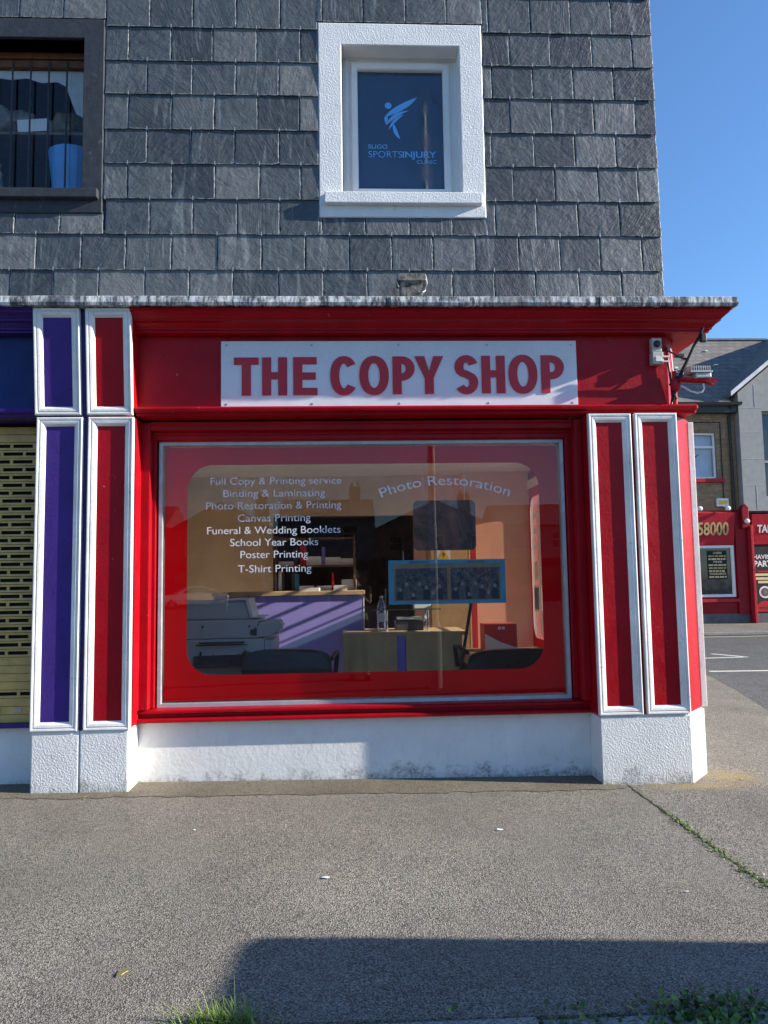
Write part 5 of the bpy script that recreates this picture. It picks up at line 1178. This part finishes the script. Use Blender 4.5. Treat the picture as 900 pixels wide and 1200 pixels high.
B().box(-.074, .074, -5.908, -5.900, 1.440, 1.512, .004).build('phone_body', 'black', ph); B().box(-.068, .068, -5.9095, -5.9082, 1.445, 1.507).build('screen', 'screen', ph)

# ------------------------------------------------------------------ weeds, grass and litter
def leaf(b, p, L, w_, az, tilt, mi=0):
    d = Vector((math.cos(az)*math.cos(tilt), math.sin(az)*math.cos(tilt), math.sin(tilt))); s_ = Vector((-math.sin(az), math.cos(az), 0)); p = Vector(p)
    m = p+d*L*.5+Vector((0, 0, L*.10)); e = p+d*L-Vector((0, 0, L*.12))
    vs = [b.bm.verts.new(q) for q in (p, m-s_*w_, e, m+s_*w_, m+Vector((0, 0, -.12*w_)))]
    for q in ((0, 1, 4), (1, 2, 4), (2, 3, 4), (3, 0, 4)): b.bm.faces.new([vs[i] for i in q]).material_index = mi
b = B()                                                     # crack with moss and weeds
for k in range(1100):
    t = random.random(); y = -.02-2.9*t
    if t < .22 and random.random() > .12: continue
    x = 2.056-.02*t+random.gauss(0, .010+.016*min(1, max(0, t-.2)*2)); z = gz(x)+.002
    if (t*7) % 1 > .75 and random.random() > .35: continue
    leaf(b, (x, y, z), random.uniform(.010, .028), random.uniform(.003, .007), random.uniform(0, 6.28), random.uniform(.1, .9), random.random() < .6)
structure(b.build('crack_weeds', ['weed', 'weedlite']), 'stuff')
b = B(); n = 60; pts = []
for k in range(n+1):
    t = k/n; pts.append((2.052+.006*math.sin(k*1.7)+random.uniform(-.007, .007), .0-2.92*t, .003+.007*random.random()*(1 if k < 20 else .6)))
for A, C in zip(pts, pts[1:]): b.poly([(A[0]-A[2], A[1], gz(A[0])+.003), (C[0]-C[2], C[1], gz(C[0])+.003), (C[0]+C[2], C[1], gz(C[0])+.003), (A[0]+A[2], A[1], gz(A[0])+.003)])
structure(b.build('pavement_crack', 'soil'))
structure(B().poly([(-14, -3.5, -.052), (2.9, -3.5, -.052), (2.9, -3.17, -.052), (-14, -3.17, -.052)]).build('gutter_soil', 'soil'))
b = B()                                                     # weeds along the kerb
for k in range(6500):
    x = random.uniform(.05, 3.2)
    q_ = min(1, max(0, (x-.05)/1.5)); dens = (.12+.88*q_)*(.55+.45*math.sin(x*9.0)*math.sin(x*3.1+1))
    if random.random() > dens: continue
    y = random.gauss(-3.09+.025*q_, .028+.03*q_); z = gz(x)-(.02 if y < -3.03 else 0)
    L = random.uniform(.020, .048)*(.7+.45*dens)
    leaf(b, (x, y, z+random.random()*.025*dens), L, L*random.uniform(.16, .34), random.uniform(0, 6.28), random.uniform(.1, 1.3), random.random() < .3)
structure(b.build('kerb_weeds', ['weed', 'weedlite']), 'stuff')
b = B()
def blade_(b, x, y, z, L, az, lean_, w_, mi):
    p = Vector((x, y, z)); s_ = Vector((-math.sin(az), math.cos(az), 0)); d = Vector((math.cos(az), math.sin(az), 0)); pr = None
    for i in range(5):
        t = i/4; q = p+d*lean_*L*t*t+Vector((0, 0, L*(t-.25*lean_*t*t))); ww = w_*(1-t)**.7
        c = (b.bm.verts.new(q-s_*ww), b.bm.verts.new(q+s_*ww))
        if pr: b.bm.faces.new((pr[0], pr[1], c[1], c[0])).material_index = mi
        pr = c
for k in range(340):
    x = random.gauss(-.45, .07); y = random.gauss(-3.03, .02)
    blade_(b, x, y, gz(x)-.01, random.uniform(.03, .095), random.uniform(0, 6.28), random.uniform(.3, 1.2), random.uniform(.0015, .0035), random.random() < .5)
for dx, L, az in ((.03, .23, 1.8), (.06, .21, .3), (-.05, .20, 2.6)): blade_(b, -.43+dx, -3.03, -.04, L, az, .35, .0015, 1)
tag(b.build('grass_tuft', ['grass', 'weedlite']), 'bright green grass tuft growing at the kerb edge beside the shadow', 'grass tuft')
b = B(); z = gz(-.9); q = [(-.905, -2.665), (-.885, -2.64), (-.865, -2.645), (-.86, -2.67), (-.88, -2.69), (-.9, -2.688)]
b.prism([(x, y, z+.004+.012*((x+.905)/.045)) for x, y in q], (0, .001, .002)); tag(b.build('fallen_leaf', 'leaf'), 'small yellow dry leaf lying on the pavement at lower left', 'leaf')
lit = [(-1.36, -2.72, .022, 'pale flat leaf scrap on the pavement at the lower left corner'), (-.13, -1.72, .020, 'white paper scrap in the middle of the pavement'), (.90, -1.0, .022, 'white scrap near the pavement crack'), (1.62, -2.0, .012, 'tiny white scrap on the pavement beside the weeds'), (-.95, -.9, .01, 'tiny white scrap on the pavement below the red pilaster')]
for x, y, s_, lab in lit:
    b = B(); pts = []
    for k in range(7): a = k*.9; pts.append((x+s_*random.uniform(.7, 1.2)*math.cos(a), y+s_*.7*random.uniform(.6, 1.1)*math.sin(a), gz(x)+.004+random.uniform(0, .003)))
    b.prism(pts, (0, 0, .0015)); tag(b.build('litter_scrap', 'label'), lab, 'litter', 'scraps of litter on the pavement')
